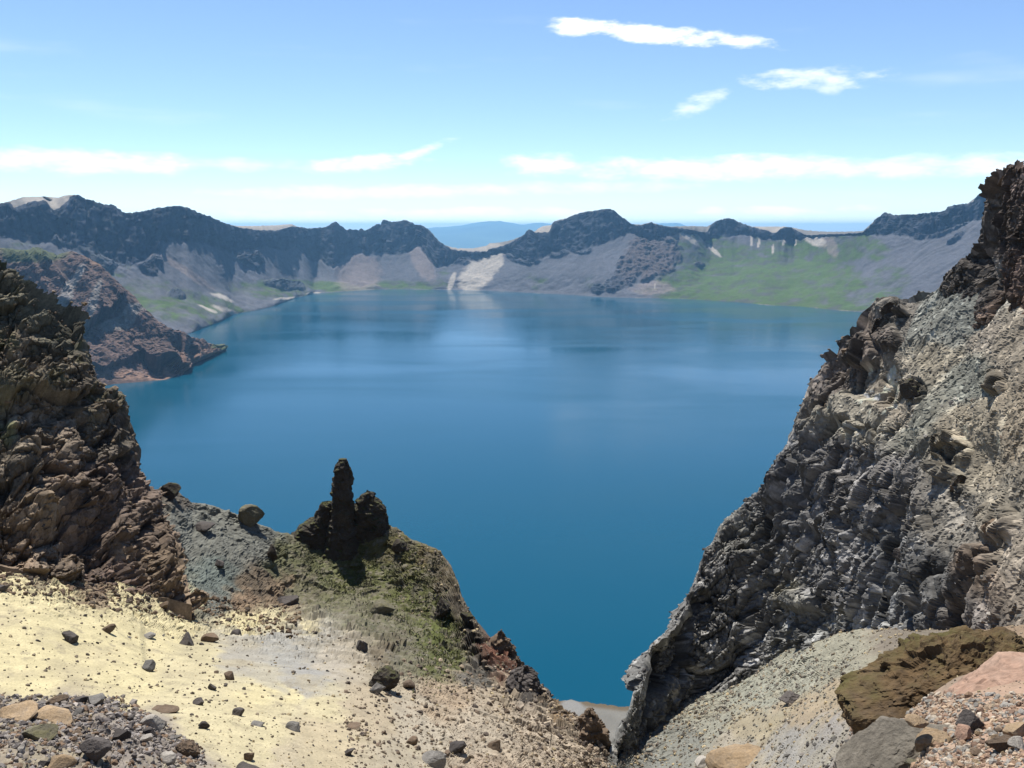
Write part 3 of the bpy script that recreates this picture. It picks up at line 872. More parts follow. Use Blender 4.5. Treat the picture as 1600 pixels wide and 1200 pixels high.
class Surf:
    """finds the nearest surface point shown at a photo pixel"""

    def __init__(self, pts):
        self.p = pts
        self.x, self.y = pix(pts)
        self.cell = {}
        key = (np.floor(self.x / 12).astype(int) * 100003 + np.floor(self.y / 12).astype(int))
        o = np.argsort(key, kind='stable')
        ks = key[o]
        uq, st_ = np.unique(ks, return_index=True)
        en = np.append(st_[1:], len(ks))
        for k, a, b in zip(uq, st_, en):
            self.cell[int(k)] = o[a:b]

    def get(self, px, py):
        ids = []
        for rad in (1, 3):
            for i in range(-rad, rad + 1):
                for j in range(-rad, rad + 1):
                    k = (int(math.floor(px / 12)) + i) * 100003 + int(math.floor(py / 12)) + j
                    if k in self.cell:
                        ids.append(self.cell[k])
            if ids:
                break
        if not ids:
            return None
        ids = np.concatenate(ids)
        d = (self.x[ids] - px) ** 2 + (self.y[ids] - py) ** 2
        return self.p[ids[np.argmin(d)]]


hill_surf = Surf(_hp)

# ------------------------------------------------------------------ crag builder
def crag(name, cols_, crest_t, base_t, mids, segs, disp_fn, col_fn, mat, back, **props):
    base = [(a, b, c) for a, b, c in base_t]
    c_arr = at(cols_, line([(a, b) for a, b, c in crest_t], cols_), line([(a, c) for a, b, c in crest_t], cols_, 7))
    b_arr = at(cols_, line([(a, b) for a, b, c in base], cols_, 9), line([(a, c) for a, b, c in base], cols_, 9))
    rows = [b_arr + np.array((0, -.6, -2.5)), b_arr]
    for (f, dd) in mids:                                   # fraction from base to crest, bulge towards the viewer
        m = b_arr * (1 - f) + c_arr * f
        rad = (m - np.array((0, 0, CZ)))
        m = m - rad / np.linalg.norm(rad, axis=1, keepdims=True) * dd
        rows.append(m)
    rows.append(c_arr)
    u = (cols_ - 800) / F
    for (dy, dz) in back:
        rows.append(c_arr + np.stack((u * dy, dy + 0 * u, dz + 0 * u), 1))
    G, rp = loft(cols_, rows, segs)
    nr, nc = G.shape[:2]
    Nf = soft_normals(G, 6).reshape(-1, 3)
    P = G.reshape(-1, 3)
    RP = np.repeat(rp[:, None], nc, 1).ravel()
    toc = np.array((0, 0, CZ)) - P
    crest_i = 2 + len(mids)
    flip = ((Nf * toc).sum(1) < 0) & (RP <= crest_i)
    Nf[flip] *= -1
    Nf[(RP > crest_i) & (Nf[:, 2] < 0)] *= -1
    px, py = pix(P)
    d, extra = disp_fn(P, px, py, RP, crest_i)
    col = col_fn(P, px, py, RP, extra)
    P2 = P + Nf * d[:, None]
    me = mesh_np(name, P2, grid_faces(nr, nc), False, col)
    o = link(name, me, mat, **props)
    vis = (RP > 1.0) & (RP <= crest_i)
    return o, P2[vis], Nf[vis], P2, RP, crest_i


# ------------------------------------------------------------------ cliff on the right of the notch
RC = [(952, 1186, 44), (965, 1150, 47), (980, 1115, 51), (992, 1085, 54), (1003, 1070, 55), (1007, 1030, 56), (1015, 1005, 56.5), (1035, 985, 57), (1058, 960, 57.5), (1075, 925, 59), (1090, 890, 60), (1100, 858, 60.5), (1112, 845, 61), (1125, 820, 61.5), (1160, 787, 62.5), (1185, 765, 63), (1200, 745, 63.5), (1215, 705, 64), (1240, 660, 64), (1255, 625, 63.5), (1262, 600, 63), (1285, 562, 62.5), (1305, 550, 62), (1312, 535, 61), (1345, 515, 59), (1352, 490, 57), (1370, 472, 55), (1385, 468, 53), (1420, 470, 50), (1450, 460, 47), (1480, 450, 42.5), (1500, 446, 40), (1530, 442, 36.5), (1600, 432, 31.5), (1780, 410, 28)]
RB = [(952, 1210, 41.5), (1000, 1170, 46), (1050, 1130, 48.5), (1100, 1100, 50), (1160, 1074, 50), (1200, 1044, 49), (1260, 1018, 46), (1320, 1004, 43), (1350, 1002, 41), (1420, 1004, 37), (1500, 1006, 33), (1600, 1004, 28), (1780, 1000, 23)]
RS = [(952, 56), (1060, 56), (1100, 47), (1200, 43), (1320, 41), (1420, 38), (1500, 35), (1600, 33), (1780, 32)]      # slope of the face, degrees
_b = np.array(RB, float)
_rc = []
for (x, y, _) in RC:
    yb, db, tn = np.interp(x, _b[:, 0], _b[:, 1]), np.interp(x, _b[:, 0], _b[:, 2]), math.tan(R(np.interp(x, [q[0] for q in RS], [q[1] for q in RS])))
    _rc.append((x, y, float((db * kslope(x, yb) - db * tn) / (kslope(x, y) - tn))))
RC = _rc
RCD = lambda x: float(np.interp(x, [q[0] for q in RC], [q[2] for q in RC]))
rc_cols = np.concatenate((np.linspace(952, 1350, 380), np.linspace(1351, 1640, 170), np.linspace(1645, 1780, 20)))


def rc_disp(P, px, py, RP, ci):
    w = fbm(P * .25, 3, 11)
    w2 = fbm(P * .9, 3, 13)
    # shards drawn out up the steep dip, leaning to the right as they rise
    a = R(-27)
    Q = np.stack((P[:, 0] * math.cos(a) + P[:, 2] * math.sin(a), P[:, 1] * .8, (-P[:, 0] * math.sin(a) + P[:, 2] * math.cos(a)) * .36), 1)
    g1, d1, k1 = facet(Q / 2.4 + .12 * w[:, None], 51, 1.7, True)
    g2, d2, k2 = facet(Q / 1.0 + .05 * w2[:, None], 52, 1.7, True)
    g3, d3 = facet(Q / .46, 53, 1.6)
    g4, d4 = facet(P / .21, 54, 1.4)
    rubble = smooth(-.15, .35, fbm(P * .16, 3, 58))
    cleft = smooth(.45, .95, ridged(np.stack((Q[:, 0] / 4.6 + .5 * w, Q[:, 2] / 5.5, 0 * w), 1), 2, 59, .4))
    X = px + 26 * w
    Y = py + 26 * fbm(P * .25 + 9, 3, 12)
    # loose scree lies on the gentler upper right side
    scree = smooth(-40, 60, (X - np.interp(Y, [400, 520, 640, 760, 880, 1000], [1345, 1365, 1378, 1415, 1468, 1545])))
    scree = np.maximum(scree, smooth(.4, .8, np.exp(-(((X - 1330) / 60) ** 2 + ((Y - 640) / 28) ** 2)) + np.exp(-(((X - 1225) / 36) ** 2 + ((Y - 930) / 26) ** 2)) * .9 + np.exp(-(((X - 1420) / 70) ** 2 + ((Y - 560) / 40) ** 2))))
    knob = np.zeros(len(P))
    for (x, y, r) in [(1425, 610, 20), (1395, 480, 22), (1490, 700, 26), (1500, 770, 20), (1560, 815, 34), (1470, 900, 40), (1340, 545, 24), (1480, 740, 16), (1530, 880, 30), (1555, 600, 20), (1380, 520, 24)]:
        knob = np.maximum(knob, np.exp(-(((px - x) ** 2 + (py - y) ** 2) / r ** 2)))
    knob = smooth(.25, .6, knob + .3 * w)
    scree = scree * (1 - knob)
    end = smooth(1.0, 1.06, RP) * (1 - .6 * smooth(ci + .3, ci + 1, RP))
    chasm = sum(np.exp(-((px - np.interp(py, [y0, y1], [x0, x1])) / wd) ** 2) * smooth(y0 - 30, y0 + 30, py) * smooth(y1 + 30, y1 - 30, py) * s for (x0, y0, x1, y1, wd, s) in
                [(1400, 760, 1330, 960, 9, 1.5), (1290, 640, 1235, 800, 10, 1.2), (1055, 985, 1040, 1090, 12, 1.8), (1545, 860, 1480, 960, 12, 1.0), (1190, 820, 1150, 900, 9, 1.0), (1455, 690, 1400, 780, 8, .7)])
    edge = 1 - .65 * smooth(ci - .35, ci, RP)
    rim = (1 - .55 * smooth(ci - .2, ci, RP)) * (.55 + .45 * smooth(990, 1060, px))
    d = (1 - scree) * rim * (.62 * g1 * edge + .36 * g2 * edge - .85 * cleft * edge * (1 - knob) + ((.16 + .14 * rubble) * g3 + (.08 + .08 * rubble) * g4) * (1 - .45 * smooth(1300, 1400, px)) - .40 * np.exp(-k1 / .05) - .22 * np.exp(-k2 / .06)) + scree * (.2 * w + .05 * g2 + .06 * g3 + .05 * g4) + knob * .05 - chasm
    d += .5 * w
    return d * end, (scree, d2, d3, d4, knob, g3)


def rc_col(P, px, py, RP, ex):
    scree, d2, d3, d4, knob, g3 = ex
    w = fbm(P * .2, 4, 19) * 40
    an = [(1000, 1120, 40, (116, 116, 112)), (1100, 950, 50, (126, 124, 120)), (1180, 900, 50, (132, 130, 126)), (1250, 800, 50, (122, 120, 118)), (1300, 900, 50, (128, 126, 124)), (1330, 750, 40, (120, 116, 112)), (1250, 1000, 50, (132, 132, 128)), (1140, 1040, 40, (138, 136, 132)), (1150, 830, 30, (120, 118, 110)),
          (1220, 930, 22, (164, 158, 138)), (1300, 560, 30, (118, 106, 96)), (1350, 520, 26, (120, 106, 94)), (1380, 600, 40, (164, 150, 128)), (1330, 640, 30, (170, 160, 138)), (1450, 500, 40, (142, 142, 130)), (1500, 480, 36, (136, 138, 128)), (1460, 560, 36, (160, 148, 124)), (1530, 520, 30, (164, 150, 130)), (1520, 600, 40, (136, 136, 122)), (1590, 560, 40, (156, 142, 120)), (1440, 660, 40, (140, 138, 122)),
          (1520, 680, 40, (164, 150, 124)), (1590, 680, 40, (166, 148, 120)), (1400, 760, 36, (126, 120, 114)), (1470, 800, 36, (140, 132, 118)), (1560, 780, 40, (156, 144, 122)), (1590, 870, 40, (152, 138, 118)), (1540, 880, 34, (132, 112, 92)), (1440, 900, 40, (116, 114, 110)), (1380, 950, 40, (128, 128, 126)), (1480, 960, 36, (120, 112, 104)), (1400, 470, 24, (126, 118, 106)), (1380, 850, 36, (118, 118, 116))]
    c = paint(px + w, py + w, an)
    c = (1.32 - .14 * scree[:, None]) * (.72 * c + .28 * c.mean(1, keepdims=True) * np.array((1.02, 1, .95)))
    c *= (1 + (.75 * (d3 - .5) + .6 * (d4 - .5)) * (1 - .5 * scree) + .35 * (d2 - .5) * (1 - scree))[:, None]
    c = c * (1 - .35 * knob[:, None])
    palef = ((d3 > .90) | (d4 > .93))[:, None]
    return np.where(palef, np.minimum(c * 1.6, .36), c)


cliff, rc_vis, rc_n, _, _, _ = crag('cliff', rc_cols, RC, RB, [(.33, .8), (.66, .9)], [4, 150, 150, 150, 16, 12], rc_disp, rc_col, M_cliff, [(3, -2.0), (20, -26)],
                        label='steep dark grey fractured cliff rising from the gully beside the lake notch', category='cliff')

# ------------------------------------------------------------------ rock tower at the upper right edge
TC = [(1476, 452), (1482, 436), (1487, 425), (1500, 412), (1514, 400), (1526, 390), (1531, 362), (1534, 330), (1541, 300), (1550, 286), (1560, 272), (1570, 268), (1576, 260), (1590, 257), (1602, 262), (1650, 235), (1780, 200)]
TC = [(x, y, RCD(x) - .4) for x, y in TC]
TB = [(1476, 468), (1500, 492), (1530, 530), (1560, 565), (1600, 600), (1780, 660)]
TB = [(x, y, RCD(x) - d) for (x, y), d in zip(TB, (1.2, 2.0, 2.8, 3.4, 3.8, 4.0))]
t_cols = np.concatenate((np.linspace(1476, 1625, 230), np.linspace(1630, 1780, 30)))


def t_disp(P, px, py, RP, ci):
    w = fbm(P * .3, 3, 111)
    Q = P * np.array((1, 1, .7))
    g1, d1 = facet(Q / 2.2 + .3 * w[:, None], 61, 1.2)
    g2, d2 = facet(Q / .9 + .2 * w[:, None], 62, 1.1)
    g3, d3 = facet(P / .36, 63, 1.1)
    g4, d4 = facet(P / .16, 64, 1.1)
    end = smooth(1.0, 1.05, RP)
    cleft = 1.5 * np.exp(-((px - np.interp(py, [260, 400, 520], [1558, 1530, 1575])) / 15) ** 2)
    edge = 1 - .7 * smooth(ci - .5, ci, RP)
    return ((.4 * g1 + .28 * g2) * edge + .16 * g3 + .08 * g4 + .2 * w - cleft * edge * .6) * end, (d2, d3, d4)


def t_col(P, px, py, RP, ex):
    d2, d3, d4 = ex
    w = fbm(P * .4, 4, 19) * 30
    c = paint(px + w, py + w, [(1500, 430, 24, (106, 100, 94)), (1540, 400, 20, (110, 102, 96)), (1540, 330, 20, (104, 96, 90)), (1580, 290, 20, (114, 100, 92)), (1590, 350, 26, (112, 100, 92)), (1590, 430, 24, (116, 98, 88)), (1580, 500, 24, (118, 102, 90)), (1560, 520, 20, (120, 104, 92)), (1556, 420, 12, (186, 182, 176)), (1553, 410, 8, (200, 196, 190)), (1650, 300, 40, (120, 96, 86)), (1640, 500, 40, (120, 98, 84))])
    c *= (1 + .5 * (d2 - .5) + .5 * (d3 - .5) + .4 * (d4 - .5))[:, None]
    return np.where((d3 > .92)[:, None], np.minimum(c * 1.9, .36), c)


tower, tw_vis, _, _, _, _ = crag('rock_tower', t_cols, TC, TB, [(.3, .4), (.7, .35)], [4, 80, 80, 80, 10, 8], t_disp, t_col, M_crag, [(2.5, -1.5), (9, -12)],
                         label='jagged reddish brown rock tower on top of the grey cliff, cut by the picture edge', category='rock tower')

# ------------------------------------------------------------------ brown crag on the left
LC = [(-420, 320, 54), (-100, 375, 58), (0, 415, 60), (20, 425, 60), (40, 440, 60), (60, 460, 60), (85, 478, 60), (110, 490, 60), (130, 497, 60), (136, 520, 59.5), (138, 545, 59.5), (146, 572, 59), (160, 590, 59), (180, 605, 59), (200, 618, 59), (208, 640, 59), (211, 675, 58.5), (215, 692, 58.5), (225, 720, 58), (240, 755, 57.5), (255, 790, 57), (265, 815, 56), (280, 845, 55), (290, 885, 53.5), (300, 938, 50.5)]
LB = [(-420, 900, 39), (0, 884, 43), (60, 898, 43.5), (130, 918, 45), (200, 930, 47), (260, 934, 49), (300, 945, 50)]
l_cols = np.concatenate((np.linspace(-420, -20, 60), np.linspace(-18, 300, 330)))


def l_disp(P, px, py, RP, ci):
    w = fbm(P * .22, 3, 211)
    w2 = fbm(P * .8, 3, 212)
    a = R(24)
    Q = np.stack((P[:, 0] * math.cos(a) + P[:, 2] * math.sin(a), P[:, 1] * .8, (-P[:, 0] * math.sin(a) + P[:, 2] * math.cos(a)) * 1.5), 1)
    g1, d1, k1 = facet(Q / 3.6 + .15 * w[:, None], 71, 1.6, True)
    g2, d2, k2 = facet(Q / 1.4 + .06 * w2[:, None], 72, 1.6, True)
    g3, d3 = facet(Q / .6, 73, 1.5)
    g4, d4 = facet(P / .26, 74, 1.4)
    rubble = smooth(-.2, .35, fbm(P * .15, 3, 78))
    cleft = smooth(.45, .95, ridged(np.stack((Q[:, 0] / 5.2 + .5 * w, Q[:, 2] / 4.5, 0 * w), 1), 2, 79, .4))
    hollow = 2.0 * np.exp(-(((px - 155) / 44) ** 2 + ((py - 840) / 44) ** 2)) + .9 * np.exp(-(((px - 60) / 50) ** 2 + ((py - 840) / 30) ** 2)) + .8 * np.exp(-(((px - 15) / 30) ** 2 + ((py - 770) / 30) ** 2))
    nose = 1.1 * np.exp(-(((px - 68) / 36) ** 2 + ((py - 790) / 26) ** 2)) + .9 * np.exp(-(((px - 262) / 22) ** 2 + ((py - 880) / 40) ** 2))
    end = smooth(1.0, 1.05, RP)
    edge = 1 - .6 * smooth(ci - .35, ci, RP)
    return ((.62 * g1 + .4 * g2 - .8 * cleft) * edge + (.15 + .15 * rubble) * g3 + (.05 + .1 * rubble) * g4 + .4 * w - .3 * np.exp(-k1 / .05) - .16 * np.exp(-k2 / .06) - hollow + nose) * end, (d2, d3, d4, g3)


def l_col(P, px, py, RP, ex):
    d2, d3, d4, g3 = ex
    w = fbm(P * .3, 4, 219) * 34
    c = paint(px + w, py + w, [(10, 450, 30, (118, 110, 86)), (60, 490, 30, (112, 106, 84)), (110, 520, 26, (104, 98, 78)), (30, 530, 34, (136, 118, 92)), (90, 570, 34, (128, 114, 90)), (20, 600, 30, (128, 116, 84)), (150, 620, 30, (118, 104, 84)), (60, 640, 34, (132, 114, 92)), (15, 665, 16, (140, 138, 88)), (110, 680, 34, (140, 120, 98)), (180, 680, 26, (112, 100, 86)), (100, 730, 30, (146, 122, 98)), (40, 720, 30, (128, 112, 90)),
                                (190, 760, 30, (132, 110, 94)), (60, 780, 26, (146, 122, 92)), (150, 800, 30, (128, 106, 88)), (220, 830, 26, (130, 108, 88)), (260, 890, 24, (152, 126, 96)), (100, 870, 30, (140, 118, 94)), (30, 850, 30, (146, 120, 92)), (200, 900, 24, (138, 112, 96)), (240, 860, 16, (150, 124, 94))])
    c = 1.32 * (.68 * c + .32 * c.mean(1, keepdims=True) * np.array((1.04, 1, .92)))
    c *= (1 + .5 * (d2 - .5) + .5 * (d3 - .5) + .4 * (d4 - .5))[:, None]
    moss = (smooth(.35, .7, fbm(P * .5, 4, 300) + .3) * (py < 700) * smooth(750, 500, py))[:, None] * .6
    return c * (1 - moss) + KA * np.array((0.105, 0.105, 0.04)) * moss


crag_o, lc_vis, _, _, _, _ = crag('rock_crag', l_cols, LC, LB, [(.3, .5), (.65, .6)], [4, 120, 150, 140, 14, 12], l_disp, l_col, M_crag, [(4, -2.5), (22, -26)],
                          label='big brown lava crag with mossy ledges standing above the yellow ash slope', category='crag')

# ------------------------------------------------------------------ haze
def haze_box(density=3.3e-5):
    mat = bpy.data.materials.new('haze_air')
    n, l = nodes_of(mat)
    out = n.new('ShaderNodeOutputMaterial')
    v = n.new('ShaderNodeVolumePrincipled')
    v.inputs['Color'].default_value = (0.30, 0.63, 1.0, 1)
    v.inputs['Density'].default_value = density
    v.inputs['Anisotropy'].default_value = 0.35
    l.new(v.outputs[0], out.inputs['Volume'])
    lo, hi = np.array((-56000, -56000, -901.0)), np.array((56000, 56000, 612.0))
    vs_ = np.array([[(lo, hi)[i][0], (lo, hi)[j][1], (lo, hi)[k][2]] for i in (0, 1) for j in (0, 1) for k in (0, 1)])
    fs = np.array([(0, 1, 3, 2), (4, 6, 7, 5), (0, 4, 5, 1), (2, 3, 7, 6), (0, 2, 6, 4), (1, 5, 7, 3)])
    link('haze', mesh_np('haze', vs_, fs), mat, kind='stuff')


haze_box()

# ------------------------------------------------------------------ rocks
_ico = {}


def ico(sub):
    if sub not in _ico:
        bm = bmesh.new()
        bmesh.ops.create_icosphere(bm, subdivisions=sub, radius=1.0)
        bm.verts.ensure_lookup_table()
        v = np.array([x.co[:] for x in bm.verts])
        f = np.array([[q.index for q in x.verts] for x in bm.faces])
        bm.free()
        _ico[sub] = (v, f)
    return _ico[sub]


def rock_shape(seed, sub=3, cuts=9, size=(1, 1, 1), rough=0.05, depth=(.36, .85), fine=0.0, grain=0.0):
    """a boulder: a ball chopped by planes, then weathered"""
    rg = np.random.RandomState(seed)
    v, f = ico(sub)
    v = v.copy()
    for _ in range(cuts):
        n = rg.normal(size=3)
        n /= np.linalg.norm(n)
        d = rg.uniform(*depth)
        h = v @ n - d
        v = v - np.where(h > 0, h, 0)[:, None] * n * .97
    v = v * np.array(size)
    nn = v / (np.linalg.norm(v, axis=1, keepdims=True) + 1e-6)
    v = v + nn * (rough * fbm(v * 1.6 + seed * 3.1, 4, seed))[:, None]
    if fine:
        g, _ = facet(v * 3.0 + seed, seed)
        g2, _ = facet(v * 8.0 + seed, seed + 1)
        g3, _ = facet(v * 19.0 + seed, seed + 2)
        v = v + nn * (fine * g + fine * .5 * g2 + (fine * .3 * g3 if sub > 4 else 0))[:, None]
    if grain:
        v = v + nn * (grain * (.5 * fbm(v * 6 + 5, 2, seed + 9) + ridged(v * 11, 3, seed + 3) * .4))[:, None]
    return v, f


def rock_mesh(name, seed, mat, **kw):
    v, f = rock_shape(seed, **kw)
    me = mesh_np(name, v, f, False)
    me.materials.append(mat)
    return me


def slant(p):
    return float(np.linalg.norm(np.asarray(p) - np.array((0, 0, CZ))))


def boulder(px, py, w, mat, label, seed, h=.7, dep=.9, sub=3, group=None, surf=hill_surf, tilt=(0, 0), rot=None, sink=.25, name='boulder', cuts=13, rough=.07, fine=0.03, D=None, cat='boulder', depth=(.4, .85), grain=0.0):
    p = surf.get(px, py + w * h * .35) if D is None else at(px, py, D)
    if p is None:
        return None
    hw = w * slant(p) / F * .55
    me = rock_mesh(name, seed, STONE[mat], sub=sub, cuts=cuts, size=(1, dep, h), rough=rough, fine=fine, depth=depth, grain=grain)
    o = link(name, me)
    o.location = Vector(p) + Vector((0, 0, hw * h * (1 - 2 * sink) if D is None else 0))
    o.scale = (hw, hw, hw)
    o.rotation_euler = (R(tilt[0]), R(tilt[1]), R(seed * 37 % 40 - 20) if rot is None else R(rot))
    o['label'] = label
    o['category'] = cat
    if group:
        o['group'] = group
    return o


lc_surf = Surf(lc_vis)
rc_surf = Surf(rc_vis)

LANDMARKS = []


def mark(*rows):
    for x, y, t in rows:
        LANDMARKS.append((x, y, t))


mark((111, 993, 'dark purple grey boulder'), (169, 983, 'small brown boulder'), (231, 993, 'flat blue grey slab'), (291, 998, 'pointed dark rock'), (331, 997, 'wide low brown boulder'), (368, 990, 'dark angular stone'), (233, 1041, 'light grey boulder'), (373, 1113, 'dark half-round stone'), (460, 1134, 'grey brown boulder'), (545, 1175, 'dark square stone'), (389, 1181, 'olive brown upright stone'), (359, 1056, 'reddish brown stone'), (552, 1133, 'thin flat brown stone'), (440, 1030, 'grey clay patch'), (60, 1040, 'yellow ash edge'), (86, 1099, 'crest boulder of the heap'), (22, 1116, 'long tan slab'), (88, 1122, 'orange tan slab'), (58, 1143, 'grey green block'), (146, 1170, 'charcoal rounded boulder'), (187, 1147, 'dark angular block'), (240, 1130, 'white grey boulder'), (293, 1172, 'pitted brown boulder'), (150, 1094, 'light grey top boulder'), (1150, 1186, 'broad tan boulder'), (1094, 1192, 'white crumbly rock'), (1236, 1092, 'blue grey outcrop'), (1388, 1168, 'long grey slab'), (1518, 1132, 'dark charcoal rock'), (1452, 1160, 'pale orange blocky rock'), (1504, 1150, 'rosy stone'), (1560, 1166, 'knobbly stone'), (1384, 1154, 'grey green flat stone'), (1582, 1143, 'tan angular rock'), (1426, 1194, 'mint grey flat stone'), (1590, 1166, 'whitish edge stone'), (1300, 1150, 'gully rubble top'), (1330, 1120, 'foot of the mossy outcrop'), (1268, 1190, 'bottom edge rubble'), (1210, 1165, 'tan boulder gap'), (1335, 1178, 'left end of the slab'), (1255, 1150, 'gully middle'), (40, 1190, 'heap corner'), (120, 1140, 'heap centre'), (1470, 1190, 'bottom edge gravel'), (1540, 1190, 'rubble corner'))

GB = 'boulders lying on the yellow ash slope'
boulder(111, 993, 24, 'dark', 'dark purple grey boulder alone on the yellow ash', 1, h=.95, group=GB)
boulder(169, 983, 22, 'brown', 'small brown boulder on the ash behind the dark purple grey one', 2, h=.7, group=GB)
boulder(231, 993, 25, 'grey', 'flat blue grey slab of stone lying on yellow ash', 3, h=.35, group=GB)
boulder(291, 998, 26, 'dark', 'dark grey pointed rock with a sharp tip on the ash', 4, h=1.0, cuts=14, group=GB, depth=(.35, .8))
boulder(331, 997, 28, 'brown', 'wide low brown boulder right of the pointed dark rock', 5, h=.55, group=GB)
boulder(368, 990, 20, 'dark', 'dark angular stone at the edge of the grey clay patch', 6, h=.7, cuts=13, group=GB)
boulder(233, 1041, 24, 'grey', 'light grey rounded boulder in the middle of the yellow ash', 7, h=.8, group=GB)
boulder(373, 1113, 20, 'dark', 'dark half-round stone on the ash below the clay patch', 8, h=.65, group=GB)
boulder(311, 1096, 16, 'dark', 'small round black stone above the rubble heap', 9, h=.75, group=GB)
boulder(460, 1134, 24, 'grey', 'grey brown boulder on pale ash below the clay patch', 10, h=.7, group=GB)
boulder(545, 1175, 17, 'dark', 'small dark square stone on pale ash near the bottom edge', 11, h=.8, cuts=12, group=GB)
boulder(389, 1181, 21, 'brown', 'olive brown upright stone on ash right of the heap', 12, h=.9, group=GB)
boulder(388, 1199, 38, 'dark', 'low dark slab on the ash cut by the bottom edge', 13, h=.4, group=GB)
boulder(359, 1056, 18, 'brown', 'reddish brown stone at the lower rim of the clay patch', 14, h=.8, group=GB)
boulder(330, 1072, 13, 'dark', 'little dark stone on yellow ash below the clay patch', 15, h=.9, group=GB)
boulder(317, 1132, 18, 'dark', 'dark triangular stone on ash beside the pale rubble', 16, h=.6, group=GB)
boulder(404, 1131, 22, 'grey', 'flat grey stone pair low on the pale ash', 17, h=.4, group=GB)
boulder(552, 1133, 26, 'brown', 'thin flat brown stone lying on ash near the spur rubble', 18, h=.32, group=GB)
boulder(60, 884, 34, 'grey', 'flat light grey slab leaning at the foot of the brown crag', 19, h=.5, tilt=(0, 20), group='slabs at the foot of the crag')
boulder(8, 870, 34, 'dark', 'dark grey slab at the foot of the crag by the picture edge', 20, h=.5, group='slabs at the foot of the crag')
boulder(2, 918, 14, 'dark', 'dark reddish stone on ash cut by the picture edge', 21, h=1.0, group=GB)
boulder(255, 945, 16, 'brown', 'reddish boulder where the yellow ash meets the crag foot', 22, h=.9, group=GB)
GS = 'boulders on the spur and scree'
boulder(393, 806, 38, 'lichen', 'big round lichen covered boulder standing on the scree skyline', 23, h=.95, sub=4, group=GS, rough=.1)
boulder(600, 948, 42, 'lichen', 'big flat topped grey boulder on the grassy spur', 24, h=.65, sub=4, group=GS)
boulder(266, 768, 34, 'black', 'dark brown block on the skyline next to the brown crag', 25, h=.75, sub=4, group=GS)
boulder(426, 864, 22, 'black', 'dark upright rock on the scree left of the spire', 26, h=1.3, sub=4, group=GS)
boulder(345, 880, 22, 'dark', 'dark oval stone in the middle of the grey scree', 27, h=.7, group=GS)
boulder(318, 822, 34, 'dark', 'long dark flat rock near the top of the grey scree', 28, h=.35, group=GS)
boulder(448, 937, 34, 'dark', 'dark brown blocky rock above the clay patch', 29, h=.6, sub=4, group=GS)
boulder(600, 1062, 50, 'black', 'dark brown lump of rock where the spur meets the ash', 30, h=.75, sub=4, group=GS, rough=.15, fine=.08)
boulder(565, 1010, 24, 'dark', 'dark brown block above the ash at the foot of the spur', 31, h=1.0, sub=4, group=GS)
boulder(640, 1068, 26, 'brown', 'brown rock beside the dark lump at the spur foot', 32, h=.7, group=GS)
boulder(622, 855, 26, 'black', 'dark rock on the spur skyline below the spire shoulder', 33, h=1.0, sub=4, group=GS, fine=.06)
boulder(588, 1075, 26, 'grey', 'pale grey boulder in front of the dark lump', 34, h=.9, group=GS)
boulder(678, 1187, 38, 'grey', 'blue grey slab of rock cut by the bottom edge', 35, h=.7, sub=4, group=GS)
boulder(716, 1166, 32, 'dark', 'dark angular block next to the blue grey slab', 36, h=.8, sub=4, group=GS)
boulder(770, 1163, 32, 'brown', 'tan weathered boulder on the gravel under the spur', 37, h=.6, group=GS)
boulder(645, 1158, 18, 'brown', 'small brown stone on gravel above the blue grey slab', 38, h=.8, group=GS)
boulder(690, 945, 30, 'black', 'dark jagged rock on the right shoulder of the spur', 39, h=1.1, sub=4, group=GS, fine=.08)
boulder(730, 965, 22, 'black', 'dark rock at the edge of the spur above the lake', 40, h=1.0, sub=4, group=GS, fine=.08)
GH = 'large stones of the rubble heap'
boulder(86, 1099, 38, 'brown', 'dark brown boulder on the crest of the rubble heap', 41, h=.6, sub=4, group=GH)
boulder(22, 1116, 54, 'tan', 'long tan slab on the rubble heap by the picture edge', 42, h=.4, tilt=(10, -12), group=GH)
boulder(88, 1122, 50, 'tan', 'orange tan slab tilted on the rubble heap', 43, h=.4, tilt=(15, 25), group=GH)
boulder(58, 1143, 46, 'lichen', 'grey green block in the middle of the rubble heap', 44, h=.6, sub=4, group=GH)
boulder(146, 1170, 40, 'dark', 'charcoal rounded boulder low in the rubble heap', 45, h=.7, sub=4, group=GH)
boulder(187, 1147, 28, 'dark', 'dark brown angular block near the heap centre', 46, h=.75, group=GH)
boulder(240, 1130, 36, 'pale', 'white grey boulder at the right end of the rubble heap', 47, h=.75, sub=4, group=GH)
boulder(293, 1172, 34, 'brown', 'pitted brown boulder at the lower right of the heap', 48, h=.8, sub=4, group=GH, fine=.08)
boulder(262, 1182, 26, 'pale', 'pale grey wedge beside the pitted brown boulder', 49, h=.8, group=GH)
boulder(150, 1094, 30, 'grey', 'light grey round boulder at the top of the heap', 50, h=.8, sub=4, group=GH)
boulder(128, 1093, 22, 'dark', 'small dark block between the two top boulders of the heap', 51, h=.8, group=GH)
boulder(233, 1145, 22, 'dark', 'dark stone tucked under the white grey boulder', 52, h=.8, group=GH)
boulder(95, 1196, 40, 'tan', 'tan flat stone of the heap at the bottom edge', 53, h=.5, group=GH)
boulder(255, 1108, 44, 'brown', 'low grey brown ledge of rock behind the heap', 54, h=.22, group=GH)
GR = 'stones in front of the pink boulder'
boulder(1150, 1186, 78, 'tan', 'broad rounded tan boulder at the bottom of the gully', 55, h=.6, sub=4, cuts=5)
boulder(1094, 1192, 30, 'pale', 'white crumbly rock beside the broad tan boulder', 56, h=.6)
boulder(1236, 1092, 34, 'dark', 'blue grey outcrop on the pale gully scree', 57, h=.5, sub=4, fine=.1)

